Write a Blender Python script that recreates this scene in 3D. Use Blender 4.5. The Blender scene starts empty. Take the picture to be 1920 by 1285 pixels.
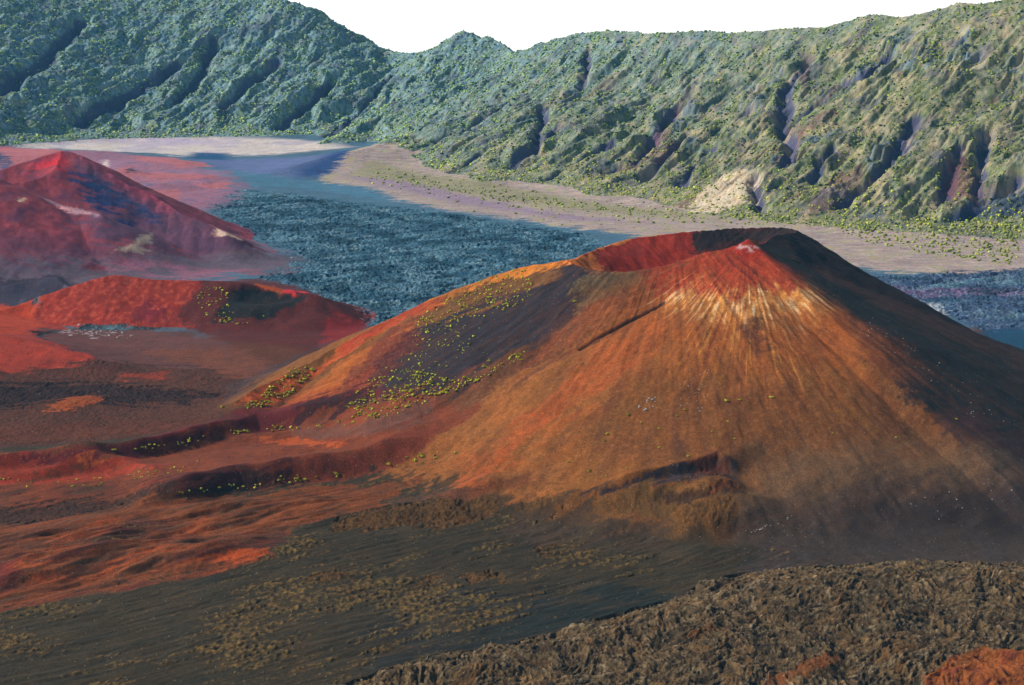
import bpy, math, time
import numpy as np
T0 = time.time()
RES = 1.0            # mesh density (1 = final)
F = np.float32
# ------------------------------------------------------------------ camera
H = 500.0            # eye height above the crater floor, metres
PITCH = math.radians(12.6)
FPX = 2955.0         # focal length in photograph pixels (1920 wide)
scene = bpy.context.scene
cam_d = bpy.data.cameras.new("camera")
cam_d.sensor_width = 36.0
cam_d.lens = 36.0 * FPX / 1920.0
cam_d.clip_start = 1.0
cam_d.clip_end = 60000.0
cam = bpy.data.objects.new("camera", cam_d)
scene.collection.objects.link(cam)
cam.location = (0, 0, H)
cam.rotation_euler = (math.pi / 2 - PITCH, 0, 0)
scene.camera = cam
# ------------------------------------------------------------------ sky, sun, exposure
SUN_EL = math.radians(36.0)
SUN_AZ = math.radians(-82.0)       # from +y (view direction) towards +x; negative = from the left
sun_dir = (math.sin(SUN_AZ) * math.cos(SUN_EL), math.cos(SUN_AZ) * math.cos(SUN_EL), math.sin(SUN_EL))
world = bpy.data.worlds.new("World")
scene.world = world
world.use_nodes = True
wn = world.node_tree
wn.nodes.clear()
w_out = wn.nodes.new("ShaderNodeOutputWorld")
w_bg = wn.nodes.new("ShaderNodeBackground")
w_sky = wn.nodes.new("ShaderNodeTexSky")
w_sky.sky_type = 'NISHITA'
w_sky.sun_disc = False
w_sky.sun_elevation = SUN_EL
w_sky.sun_rotation = SUN_AZ
w_sky.altitude = 2500
w_sky.air_density = 1.0
w_sky.dust_density = 1.0
w_bg.inputs['Strength'].default_value = 0.10
# thin bright cloud bank low over the horizon
w_tc = wn.nodes.new("ShaderNodeTexCoord")
w_sep = wn.nodes.new("ShaderNodeSeparateXYZ")
w_mr = wn.nodes.new("ShaderNodeMapRange")
w_mr.inputs['From Min'].default_value = 0.03
w_mr.inputs['From Max'].default_value = 0.16
w_mr.inputs['To Min'].default_value = 1.0
w_mr.inputs['To Max'].default_value = 0.0
w_nz = wn.nodes.new("ShaderNodeTexNoise")
w_nz.inputs['Scale'].default_value = 5.0
w_nz.inputs['Detail'].default_value = 6.0
w_map = wn.nodes.new("ShaderNodeMapping")
w_map.inputs['Scale'].default_value = (1, 1, 5)
w_cr = wn.nodes.new("ShaderNodeMapRange")
w_cr.inputs['From Min'].default_value = 0.3
w_cr.inputs['From Max'].default_value = 0.7
w_cr.inputs['To Min'].default_value = 10.2
w_cr.inputs['To Max'].default_value = 12.6
w_mix = wn.nodes.new("ShaderNodeMix")
w_mix.data_type = 'RGBA'
w_comb = wn.nodes.new("ShaderNodeVectorMath")
w_comb.operation = 'SCALE'
w_comb.inputs[0].default_value = (1.0, 0.985, 0.965)
L = wn.links.new
L(w_tc.outputs['Generated'], w_sep.inputs[0])
L(w_sep.outputs['Z'], w_mr.inputs['Value'])
L(w_tc.outputs['Generated'], w_map.inputs['Vector'])
L(w_map.outputs[0], w_nz.inputs['Vector'])
L(w_nz.outputs['Fac'], w_cr.inputs['Value'])
L(w_cr.outputs[0], w_comb.inputs['Scale'])
L(w_mr.outputs[0], w_mix.inputs['Factor'])
L(w_sky.outputs[0], w_mix.inputs['A'])
L(w_comb.outputs[0], w_mix.inputs['B'])
L(w_mix.outputs['Result'], w_bg.inputs['Color'])
L(w_bg.outputs[0], w_out.inputs['Surface'])

sun_d = bpy.data.lights.new("sun", 'SUN')
sun_d.energy = 4.8
sun_d.angle = math.radians(0.5)
sun_d.color = (1.0, 0.93, 0.82)
sun = bpy.data.objects.new("sun", sun_d)
scene.collection.objects.link(sun)
from mathutils import Vector
sun.rotation_euler = Vector(sun_dir).to_track_quat('Z', 'Y').to_euler()

scene.view_settings.view_transform = 'Standard'
scene.view_settings.look = 'None'
scene.view_settings.exposure = 0.34
scene.view_settings.gamma = 1.0
scene.cycles.use_denoising = True
scene.cycles.max_bounces = 4
scene.cycles.volume_bounces = 0
scene.cycles.use_adaptive_sampling = True
scene.cycles.adaptive_threshold = 0.02

# ------------------------------------------------------------------ helpers
cp, sp = math.cos(PITCH), math.sin(PITCH)

def P(u, v, y):
    """3D point seen at photograph pixel (u, v) at ground distance y."""
    b = PITCH + math.atan((v - 642.5) / FPX)
    z = H - y * math.tan(b)
    depth = y * cp + (H - z) * sp
    return ((u - 960.0) / FPX * depth, y, z)

def pix(x, y, z):
    depth = y * cp + (H - z) * sp
    vv = (y * sp - (H - z) * cp) / depth
    return 960 + x / depth * FPX, 642.5 - vv * FPX

def make_perm(seed):
    r = np.random.RandomState(seed)
    p = r.permutation(4096).astype(np.int32)
    a = (r.rand(4096) * 2 * np.pi).astype(F)
    return p, np.cos(a), np.sin(a)
_perms = {}
def perlin(x, y, seed=0):
    if seed not in _perms: _perms[seed] = make_perm(seed)
    p, gc, gs = _perms[seed]
    xi = np.floor(x); yi = np.floor(y)
    fx = (x - xi).astype(F); fy = (y - yi).astype(F)
    xi = xi.astype(np.int32); yi = yi.astype(np.int32)
    u = fx * fx * fx * (fx * (fx * 6 - 15) + 10)
    w = fy * fy * fy * (fy * (fy * 6 - 15) + 10)
    def g(ix, iy, dx, dy):
        h = p[(p[ix & 4095] + iy) & 4095]
        return gc[h] * dx + gs[h] * dy
    a = g(xi, yi, fx, fy); b = g(xi + 1, yi, fx - 1, fy)
    c = g(xi, yi + 1, fx, fy - 1); d = g(xi + 1, yi + 1, fx - 1, fy - 1)
    ab = a + u * (b - a); cd = c + u * (d - c)
    return (ab + w * (cd - ab)) * F(1.5)
def fbm(x, y, oct=4, seed=0, gain=0.5):
    s = 0; a = 1.0; t = 0
    for i in range(oct):
        s = s + a * perlin(x, y, seed + i); t += a
        x = x * 2.03 + 17.3; y = y * 2.03 + 9.1; a *= gain
    return s / t * 1.4
def ridged(x, y, oct=4, seed=0, gain=0.5):
    s = 0; a = 1.0; t = 0
    for i in range(oct):
        s = s + a * (1 - np.abs(perlin(x, y, seed + i)) * 2.0); t += a
        x = x * 2.07 + 7.7; y = y * 2.07 + 3.1; a *= gain
    return s / t
def sstep(a, b, x):
    t = np.clip((x - a) / (b - a), 0, 1)
    return t * t * (3 - 2 * t)
def smax(a, b, w):
    d = np.clip(0.5 + 0.5 * (a - b) / w, 0, 1)
    return b + (a - b) * d + w * d * (1 - d)

def pl_dist(X, Y, pts, closed=False):
    """distance and interpolated z to a polyline; returns d, zt, signed side"""
    best = np.full(X.shape, 1e9, F); zt = np.zeros(X.shape, F); sd = np.zeros(X.shape, F)
    n = len(pts)
    for i in range(n if closed else n - 1):
        a = pts[i]; b = pts[(i + 1) % n]
        dx, dy = b[0] - a[0], b[1] - a[1]
        l2 = dx * dx + dy * dy + 1e-6
        t = np.clip(((X - a[0]) * dx + (Y - a[1]) * dy) / l2, 0, 1)
        ex = X - a[0] - t * dx; ey = Y - a[1] - t * dy
        d = np.sqrt(ex * ex + ey * ey)
        m = d < best
        best = np.where(m, d, best)
        az = a[2] if len(a) > 2 else 0; bz = b[2] if len(b) > 2 else 0
        zt = np.where(m, az + t * (bz - az), zt)
        sd = np.where(m, np.sign(dx * ey - dy * ex), sd)
    return best, zt, sd
def inside(X, Y, poly):
    c = np.zeros(X.shape, bool)
    n = len(poly)
    for i in range(n):
        x1, y1 = poly[i][0], poly[i][1]; x2, y2 = poly[(i + 1) % n][0], poly[(i + 1) % n][1]
        if abs(y1 - y2) < 1e-9: continue
        m = ((y1 > Y) != (y2 > Y)) & (X < (x2 - x1) * (Y - y1) / (y2 - y1) + x1)
        c ^= m
    return c
def ridge_h(X, Y, pts, k, closed=False, kin=None, curve=0.0, sub=8):
    """talus surface: the highest of the slopes falling away from a crest line"""
    h = np.full(X.shape, -1e4, F)
    n = len(pts)
    # resample the crest with Catmull-Rom so it bends smoothly
    q = []
    P_ = [np.array(p, float) for p in pts]
    rng = range(n if closed else n - 1)
    for i in rng:
        p0 = P_[(i - 1) % n] if (closed or i > 0) else P_[i]
        p1 = P_[i]; p2 = P_[(i + 1) % n]
        p3 = P_[(i + 2) % n] if (closed or i + 2 < n) else p2
        for j in range(3):
            t = j / 3.0
            q.append(0.5 * ((2 * p1) + (-p0 + p2) * t + (2 * p0 - 5 * p1 + 4 * p2 - p3) * t * t + (-p0 + 3 * p1 - 3 * p2 + p3) * t ** 3))
    if not closed: q.append(P_[-1])
    ins = inside(X, Y, q) if closed else None
    m = len(q)
    for i in range(m if closed else m - 1):
        a = q[i]; b = q[(i + 1) % m]
        dx, dy = b[0] - a[0], b[1] - a[1]
        l2 = dx * dx + dy * dy + 1e-6
        t = np.clip(((X - a[0]) * dx + (Y - a[1]) * dy) / l2, 0, 1)
        ex = X - a[0] - t * dx; ey = Y - a[1] - t * dy
        d = np.sqrt(ex * ex + ey * ey)
        kk = k if ins is None else np.where(ins, F(kin), F(k))
        hh = a[2] + t * (b[2] - a[2]) - kk * d + (curve * d * d if curve else 0)
        h = np.maximum(h, hh)
    return h.astype(F), ins

# ------------------------------------------------------------------ the terrain grid (a fan of ground positions)
def s_axis():
    n = int(1230 * RES)
    core = np.linspace(-0.357, 0.357, n)
    out = 0.357 + np.cumsum(np.linspace(0.0006, 0.016, 48))
    return np.concatenate([-out[::-1], core, out])
def y_axis():
    ys = [620.0]
    while ys[-1] < 7600:
        y = ys[-1]
        if y < 1010: d = 8.0
        elif y < 1400: d = 1.25
        elif y < 1700: d = 1.35
        elif y < 2100: d = 1.3
        elif y < 2300: d = 2.2
        elif y < 2500: d = 1.9
        elif y < 3200: d = 3.0
        elif y < 6400: d = 3.3
        else: d = 25.0
        ys.append(y + d / RES)
    return np.array(ys)
SA = s_axis(); YA = y_axis()
NS, NY = len(SA), len(YA)
S, Yg = np.meshgrid(SA.astype(F), YA.astype(F))
Xg = (S * (Yg + 118.0)).astype(F)
X, Y = Xg, Yg
print("grid", NS, NY, NS * NY)

# gentle warp of the plan so that nothing is ruler straight
wx = X + 9 * fbm(X / 110, Y / 110, 3, 11) + 2.2 * fbm(X / 22, Y / 22, 2, 15)
wy = Y + 9 * fbm(X / 110, Y / 110, 3, 21) + 2.2 * fbm(X / 22, Y / 22, 2, 25)

# region ids
FLOOR, CONE, LCONE, REDC, WALL, FORE = 0, 1, 2, 3, 4, 5
Z = 3.0 * fbm(X / 320, Y / 320, 3, 31)
REG = np.zeros(X.shape, np.int8)

def sub(y0, y1):
    i0 = np.searchsorted(YA, y0); i1 = np.searchsorted(YA, y1)
    return slice(i0, i1)
def apply(h, sl, w, reg=None, wcap=None):
    global Z, REG
    zz = Z[sl]
    if reg is not None:
        REG[sl] = np.where(h > zz - 0.5, reg, REG[sl])
    Z[sl] = smax(zz, h, w)

# ---- main cone
rim = [P(1400, 455, 1863), P(1330, 472, 1848), P(1250, 498, 1838), P(1170, 510, 1836), P(1105, 504, 1862),
       P(1062, 489, 1908), P(1120, 466, 1965), P(1190, 447, 2000), P(1300, 433, 2025), P(1400, 428, 2030),
       P(1470, 428, 2005), P(1490, 436, 1950), P(1450, 440, 1895)]
sl = sub(1150, 2700)
x_, y_ = wx[sl], wy[sl]
hc, ins = ridge_h(x_, y_, rim, 0.60, True, 0.62)
hc = np.where(ins, smax(hc, F(118.0) + 0 * hc, 18), hc)
CR_IN = np.zeros(X.shape, bool); CR_IN[sl] = ins
sp1 = [P(1062, 487, 1908), P(960, 507, 1940), P(880, 534, 1955), P(790, 570, 1960), P(700, 611, 1950), P(620, 655, 1925), P(540, 702, 1880), P(440, 772, 1800)]
h1, _ = ridge_h(x_, y_, sp1, 0.50)
sp2 = [P(1400, 456, 1863), P(1290, 535, 1825), P(1180, 612, 1785), P(1090, 672, 1745), P(1000, 735, 1700), P(900, 800, 1655), P(790, 870, 1600)]
h2, _ = ridge_h(x_, y_, sp2, 0.40)
sp3 = [P(1490, 436, 1950), P(1600, 497, 1925), P(1740, 588, 1880), P(1900, 690, 1830), P(2050, 780, 1790)]
h3, _ = ridge_h(x_, y_, sp3, 0.56)
sp4 = [P(1400, 455, 1863), P(1470, 500, 1840), P(1530, 570, 1800), P(1580, 650, 1750), P(1640, 740, 1690)]
h4, _ = ridge_h(x_, y_, sp4, 0.58)
hh = smax(smax(hc, h1, 5), smax(h2, h3, 4), 4)
hh = smax(hh, h4, 2.5)
pk_ = P(1400, 455, 1863)
hh = hh - 8 * np.exp(-(((x_ - pk_[0] - 26) / 20) ** 2 + ((y_ - pk_[1] - 16) / 16) ** 2)) + 3.5 * np.exp(-(((x_ - pk_[0]) / 16) ** 2 + ((y_ - pk_[1]) / 14) ** 2))
CH = np.zeros(X.shape, F); CH[sl] = hh - Z[sl]
apply(hh, sl, 16, CONE)

# ------------------------------------------------------------------ sampling the terrain
def zsample(x, y, A=None):
    A = Zs if A is None else A
    fi = np.interp(y, YA, np.arange(NY)); fj = np.interp(x / (y + 118.0), SA, np.arange(NS))
    i = np.clip(fi.astype(int), 0, NY - 2); j = np.clip(fj.astype(int), 0, NS - 2)
    a = fi - i; b = fj - j
    return (A[i, j] * (1 - a) * (1 - b) + A[i + 1, j] * a * (1 - b) + A[i, j + 1] * (1 - a) * b + A[i + 1, j + 1] * a * b)
def cast(uv, A=None):
    """where the lines of sight through the given photograph pixels meet the terrain"""
    uv = np.asarray(uv, float)
    dx = (uv[:, 0] - 960) / FPX; dv = (uv[:, 1] - 642.5) / FPX
    ry = cp - dv * sp; rz = -sp - dv * cp; rx = dx
    t = np.full(len(uv), 900.0); done = np.zeros(len(uv), bool)
    tt = 900.0; res = np.zeros((len(uv), 3)); step = 3.0
    while tt < 7400 and not done.all():
        x = rx * tt; y = ry * tt; z = H + rz * tt
        hit = (~done) & (z < zsample(x, y, A))
        if hit.any():
            lo = np.full(hit.sum(), tt - step); hi = np.full(hit.sum(), tt)
            for _ in range(6):
                m = (lo + hi) / 2
                under = (H + rz[hit] * m) < zsample(rx[hit] * m, ry[hit] * m, A)
                hi = np.where(under, m, hi); lo = np.where(under, lo, m)
            res[hit] = np.stack([rx[hit] * hi, ry[hit] * hi, H + rz[hit] * hi], 1)
            done |= hit
        step = 2.0 + tt * 0.0006
        tt += step
    return res, done

# ---- scarps left of the cone: the ground behind stands higher than in front
def scarp(pts, h, back, w_front, sl, e0=60, e1=70, warped=True):
    """pts left to right on the ground; raised on the far side, dropping towards the camera; tapers to nothing at both ends"""
    global Z
    x, y = (0.35 * wx[sl] + 0.65 * X[sl], 0.35 * wy[sl] + 0.65 * Y[sl]) if warped else (X[sl], Y[sl])
    if warped: w_front = w_front * 1.25; h = h * (1 + 0.25 * fbm(X[sl] / 70, Y[sl] / 70, 2, 95))
    best = np.full(x.shape, 1e9, F); arc = np.zeros(x.shape, F); sd = np.zeros(x.shape, F); run = 0.0
    for p, q in zip(pts[:-1], pts[1:]):
        dx, dy = q[0] - p[0], q[1] - p[1]; ln = math.hypot(dx, dy)
        t = np.clip(((x - p[0]) * dx + (y - p[1]) * dy) / (ln * ln), 0, 1)
        ex = x - p[0] - t * dx; ey = y - p[1] - t * dy; d = np.sqrt(ex * ex + ey * ey)
        m = d < best
        best = np.where(m, d, best); arc = np.where(m, run + t * ln, arc); sd = np.where(m, np.sign(dx * ey - dy * ex), sd)
        run += ln
    s = best * sd
    taper = sstep(0, e0, arc) * sstep(0, e1, run - arc)
    hz = sstep(-w_front, 2, s) * np.exp(-np.maximum(s, 0) / (back * 0.6)) * (1 - sstep(80, 150, best))
    Z[sl] += (h * hz * taper).astype(F)
def G(u, v, z=0.0):
    """the ground point seen at a pixel (on the terrain as shaped so far)"""
    q, ok = cast([(u, v)], Z)
    if ok[0] and q[0][1] < 2700: return (q[0][0], q[0][1], q[0][2])
    return G0(u, v, z)
def G0(u, v, z=0.0):
    b = PITCH + math.atan((v - 642.5) / FPX)
    y = (H - z) / math.tan(b)
    return P(u, v, y)
def lip(h, pts):
    """ground points under a lip that will stand h metres higher and then be seen at these pixels"""
    return [G(u, v + 1.7 * h) for u, v in pts]
scarp(lip(16, [(-250, 868), (0, 858), (180, 842), (300, 820), (400, 795), (480, 774), (600, 748), (690, 718)]), 18, 120, 20, sub(1200, 2200), 60, 90)
scarp(lip(20, [(200, 925), (270, 915), (350, 897), (440, 876), (560, 858), (700, 832), (800, 802), (870, 775)]), 22, 130, 24, sub(1100, 2200), 90, 90)
scarp(lip(7, [(-300, 905), (-60, 890), (80, 880), (170, 862), (230, 868), (330, 880)]), 8, 60, 16, sub(1200, 2200), 60, 60)
scarp(lip(9, [(790, 935), (870, 912), (940, 894), (1000, 872)]), 10, 70, 20, sub(1200, 2200), 60, 60)
scarp(lip(9, [(1080, 925), (1180, 896), (1270, 873), (1345, 853), (1394, 880)]), 11, 60, 9, sub(1200, 2200), 60, 22, False)
# low mounds
def mound(u, v, rx, ry, h, rot=0, sl=None, p=2.0):
    global Z
    c = G(u, v + h * 0.35, h * 0.5)
    sl = sub(c[1] - 2.2 * max(rx, ry), c[1] + 2.2 * max(rx, ry))
    dx = wx[sl] - c[0]; dy = wy[sl] - c[1]
    cr, sr = math.cos(rot), math.sin(rot)
    a = (dx * cr + dy * sr) / rx; b = (-dx * sr + dy * cr) / ry
    Z[sl] += (h * np.exp(-(np.abs(a) ** p + np.abs(b) ** p))).astype(F)
mound(1300, 912, 34, 15, 13)
mound(1355, 962, 52, 22, 17, 0.1, p=3.0)
mound(1200, 915, 26, 12, 6)
mound(1360, 912, 16, 9, 6)
mound(800, 958, 110, 28, 8, 0.15)
mound(1050, 940, 40, 22, 7)
mound(1140, 990, 40, 20, 5, 0.4)
mound(1300, 1040, 60, 20, 3, 0.2)
mound(200, 1010, 150, 30, 9, 0.25)
mound(420, 960, 130, 22, 10, 0.2)
mound(60, 1060, 120, 30, 11, 0.3)
mound(330, 1040, 130, 26, 7, 0.28)
mound(150, 985, 60, 18, 7, 0.5)
mound(620, 1080, 25, 10, 3)
mound(850, 1165, 25, 12, 4)
mound(180, 868, 36, 16, 9, 0.2)
mound(480, 822, 60, 14, 6, 0.1)
mound(640, 832, 60, 12, 5, 0.1)
mound(140, 755, 60, 30, 8, 0.2)
mound(1880, 905, 90, 60, 4)
mound(1880, 985, 240, 60, -5)

# ---- fore lava hill at the lower right
sl = sub(600, 1500)
fo = [G0(480, 1345, 3), G0(700, 1276, 6), G0(900, 1236, 10), G0(1100, 1199, 13), G0(1290, 1146, 18), G0(1400, 1119, 20), G0(1500, 1089, 24),
      G0(1700, 1072, 27), G0(1920, 1074, 27), G0(2200, 1082, 27)]
hf, _ = ridge_h(wx[sl], wy[sl], fo, 0.30)
d, zt, sd = pl_dist(wx[sl], wy[sl], fo)
hf = np.where(sd > 0, hf, zt - 0.05 * d)   # gentle towards the camera, steeper at the back
hf = hf.astype(F)
apply(hf, sl, 3, FORE)

# ---- left red cone
lc = [P(-260, 400, 2900), P(-60, 338, 3060), P(30, 308, 3130), P(112, 284, 3180), P(150, 293, 3170), P(240, 345, 3120), P(330, 392, 3060), P(420, 432, 3000)]
sl = sub(2350, 4200)
x_, y_ = wx[sl], wy[sl]
hl, _ = ridge_h(x_, y_, lc, 0.52)
lc2 = [P(-260, 330, 2880), P(-60, 332, 2950), P(0, 337, 2975), P(60, 368, 2980), P(120, 388, 2965), P(190, 403, 2940)]
hl2, _ = ridge_h(x_, y_, lc2, 0.45)
lc3 = [P(112, 284, 3180), P(105, 310, 3120), P(80, 330, 3080), P(25, 345, 3020)]
hl3, _ = ridge_h(x_, y_, lc3, 0.5)
apply(smax(smax(hl, hl2, 6), hl3, 6), sl, 26, LCONE)

# ---- mid red ridge and its small crater
rc = [P(-150, 615, 2300), P(0, 582, 2390), P(80, 553, 2430), P(200, 518, 2450), P(250, 520, 2450), P(330, 526, 2440), P(420, 527, 2430), P(480, 524, 2425), P(530, 531, 2415), P(590, 552, 2400), P(640, 580, 2390), P(690, 605, 2370)]
sl = sub(2150, 3000)
x_, y_ = wx[sl], wy[sl]
hr, _ = ridge_h(x_, y_, rc, 0.55)
rc2 = [P(590, 552, 2400), P(560, 575, 2370), P(520, 598, 2345), P(480, 625, 2320)]
hr2, _ = ridge_h(x_, y_, rc2, 0.42)
rc3 = [P(430, 528, 2430), P(425, 560, 2400), P(415, 590, 2365)]
hr3, _ = ridge_h(x_, y_, rc3, 0.5)
apply(smax(smax(hr, hr2, 3), hr3, 5), sl, 8, REDC)
pit = P(500, 556, 2405)
dd = np.sqrt(((wx[sl] - pit[0]) / 52) ** 2 + ((wy[sl] - pit[1]) / 26) ** 2)
Z[sl] -= (20 * np.exp(-dd ** 2.5)).astype(F)
# red mound running out of the frame at the left
rm = [P(-400, 560, 2150), P(-200, 590, 2170), P(-60, 618, 2160), P(60, 640, 2130), P(170, 668, 2080)]
hm, _ = ridge_h(wx[sub(1700, 2500)], wy[sub(1700, 2500)], rm, 0.22)
apply(hm, sub(1700, 2500), 6, REDC)
# dark hill
dk = [P(-200, 560, 2600), P(0, 538, 2620), P(60, 526, 2640), P(105, 519, 2640), P(135, 540, 2600)]
hd, _ = ridge_h(wx[sub(2300, 3000)], wy[sub(2300, 3000)], dk, 0.4)
apply(hd, sub(2300, 3000), 10, None)
# low cinder mounds in the far left field
for (u, v, rx, ry, h) in [(235, 318, 70, 60, 22), (285, 345, 90, 50, 16), (340, 328, 130, 60, 16), (390, 340, 120, 50, 14), (310, 372, 90, 40, 10),
                          (40, 292, 160, 90, 18), (150, 282, 200, 80, 16), (250, 300, 150, 80, 14), (330, 303, 160, 90, 18), (420, 320, 120, 70, 10), (360, 400, 70, 30, 6)]:
    mound(u, v, rx, ry, h)
# smooth dark ash dome under the far wall
ad = [P(520, 318, 4350), P(590, 300, 4500), P(680, 280, 4650), P(800, 262, 4900)]
hd, _ = ridge_h(wx[sub(3600, 5400)], wy[sub(3600, 5400)], ad, 0.16)
apply(hd, sub(3600, 5400), 22, None)

Zfloor = Z.copy()
# ---- crater walls
sl = sub(2300, 7700)
Xs, Ys = X[sl], Y[sl]
w1 = 60 * fbm(Xs / 600, Ys / 600, 3, 41) + 16 * fbm(Xs / 130, Ys / 130, 3, 44)
w2 = 60 * fbm(Xs / 600, Ys / 600, 3, 51) + 16 * fbm(Xs / 130, Ys / 130, 3, 54)
xw, yw = Xs + w1 * 0.6, Ys + w2 * 0.6
rc_ = [P(-900, -150, 5200), P(-400, -160, 6000), P(100, -110, 6500), P(300, -62, 6500), P(450, -30, 6400), P(530, -4, 6300), P(580, 12, 6270), P(620, 36, 6250), P(660, 60, 6220), P(700, 88, 6200), P(740, 98, 6170), P(790, 97, 6100),
       P(825, 88, 6010), P(845, 76, 5970), P(856, 63, 5950), P(872, 58, 5920), P(890, 62, 5900), P(901, 76, 5880), P(913, 67, 5850), P(938, 78, 5800), P(962, 95, 5700), P(1000, 85, 5450), P(1060, 66, 5300), P(1140, 56, 5100), P(1220, 62, 4930),
       P(1300, 57, 4800), P(1400, 60, 4650), P(1480, 53, 4530), P(1540, 50, 4440), P(1600, 36, 4370), P(1640, 27, 4310), P(1700, 30, 4240), P(1760, 18, 4150), P(1805, 6, 4090), P(1850, 8, 4040), P(1920, -10, 4000), P(2150, -50, 3950), P(2600, -80, 3900)]
hw, _ = ridge_h(Xs + w1 * 0.12, Ys + w2 * 0.12, rc_, 0.58)
# lower apron of the right wall and of the left wall
spurs = [
    ([P(1100, 130, 5050), P(980, 175, 4900), P(860, 222, 4800), P(760, 258, 4750), P(690, 288, 4700)], 0.42),
    ([P(1250, 95, 4800), P(1120, 190, 4600), P(1000, 270, 4400), P(900, 340, 4150)], 0.40),
    ([P(1420, 100, 4550), P(1330, 190, 4350), P(1240, 260, 4200), P(1130, 350, 3900)], 0.42),
    ([P(1600, 90, 4250), P(1520, 170, 4100), P(1440, 240, 3980), P(1330, 340, 3780), P(1300, 392, 3640)], 0.46),
    ([P(1800, 60, 4030), P(1700, 170, 3900), P(1600, 260, 3760), P(1520, 340, 3620), P(1450, 385, 3580)], 0.46),
    ([P(1990, 60, 3950), P(1900, 170, 3860), P(1800, 270, 3740), P(1700, 340, 3640), P(1600, 408, 3500)], 0.48),
    ([P(2200, 150, 3850), P(2060, 260, 3720), P(1920, 345, 3600), P(1800, 402, 3500)], 0.5),
    ([P(60, 20, 6100), P(-20, 110, 5900), P(-120, 200, 5700)], 0.5),
    ([P(330, 30, 6200), P(230, 110, 6000), P(120, 165, 5850), P(0, 225, 5600)], 0.48),
    ([P(520, 60, 6150), P(430, 130, 5950), P(330, 190, 5800), P(250, 240, 5600)], 0.48),
    ([P(700, 120, 6050), P(620, 180, 5850), P(560, 220, 5700), P(480, 255, 5500)], 0.48),
    ([P(860, 110, 5750), P(760, 180, 5550), P(680, 230, 5400), P(600, 268, 5200)], 0.46),
]
for pts, k in spurs:
    hs, _ = ridge_h(xw, yw, pts, k)
    hw = smax(hw, hs, 14)
# gullies along the fall line, which runs towards the lower left
ca, sa = math.cos(math.radians(-51)), math.sin(math.radians(-51))
al = xw * ca + yw * sa            # along the crest
be = -xw * sa + yw * ca           # across it
amp = sstep(10, 60, hw) * (1 - 0.6 * sstep(330, 480, hw))
lw = sstep(350, -250, Xs) if False else (1 - sstep(-300, 250, Xs - 0.0)) * sstep(4900, 5400, Ys)
cb, sb = math.cos(math.radians(-28)), math.sin(math.radians(-28))
alL = xw * cb + yw * sb; beL = -xw * sb + yw * cb
wob = 0.25 * fbm(Xs / 120, Ys / 120, 2, 60)
g1 = ridged(al / 230 + wob, be / 900, 2, 61) * (1 - lw) + ridged(alL / 260 + wob, beL / 900, 2, 62) * lw
g2 = ridged(al / 80 + wob, be / 420, 3, 65) * (1 - lw) + ridged(alL / 90 + wob, beL / 420, 3, 66) * lw
g3 = ridged(al / 27 + 2 * wob, be / 150, 3, 67, 0.6) * (1 - lw) + ridged(alL / 34 + 2 * wob, beL / 150, 3, 68, 0.6) * lw
crag = fbm(Xs / 60, Ys / 60, 5, 71, 0.6)
near_crest, _, _ = pl_dist(Xs, Ys, rc_[10:])
damp = sstep(15, 160, near_crest)
amp2 = amp * (0.25 + 0.75 * damp)
hw = hw + amp2 * (36 * (g1 - 0.6) + 17 * (g2 - 0.55) + 9 * (g3 - 0.5)) + sstep(0, 60, hw) * (0.35 + 0.65 * damp) * 5 * crag
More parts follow.
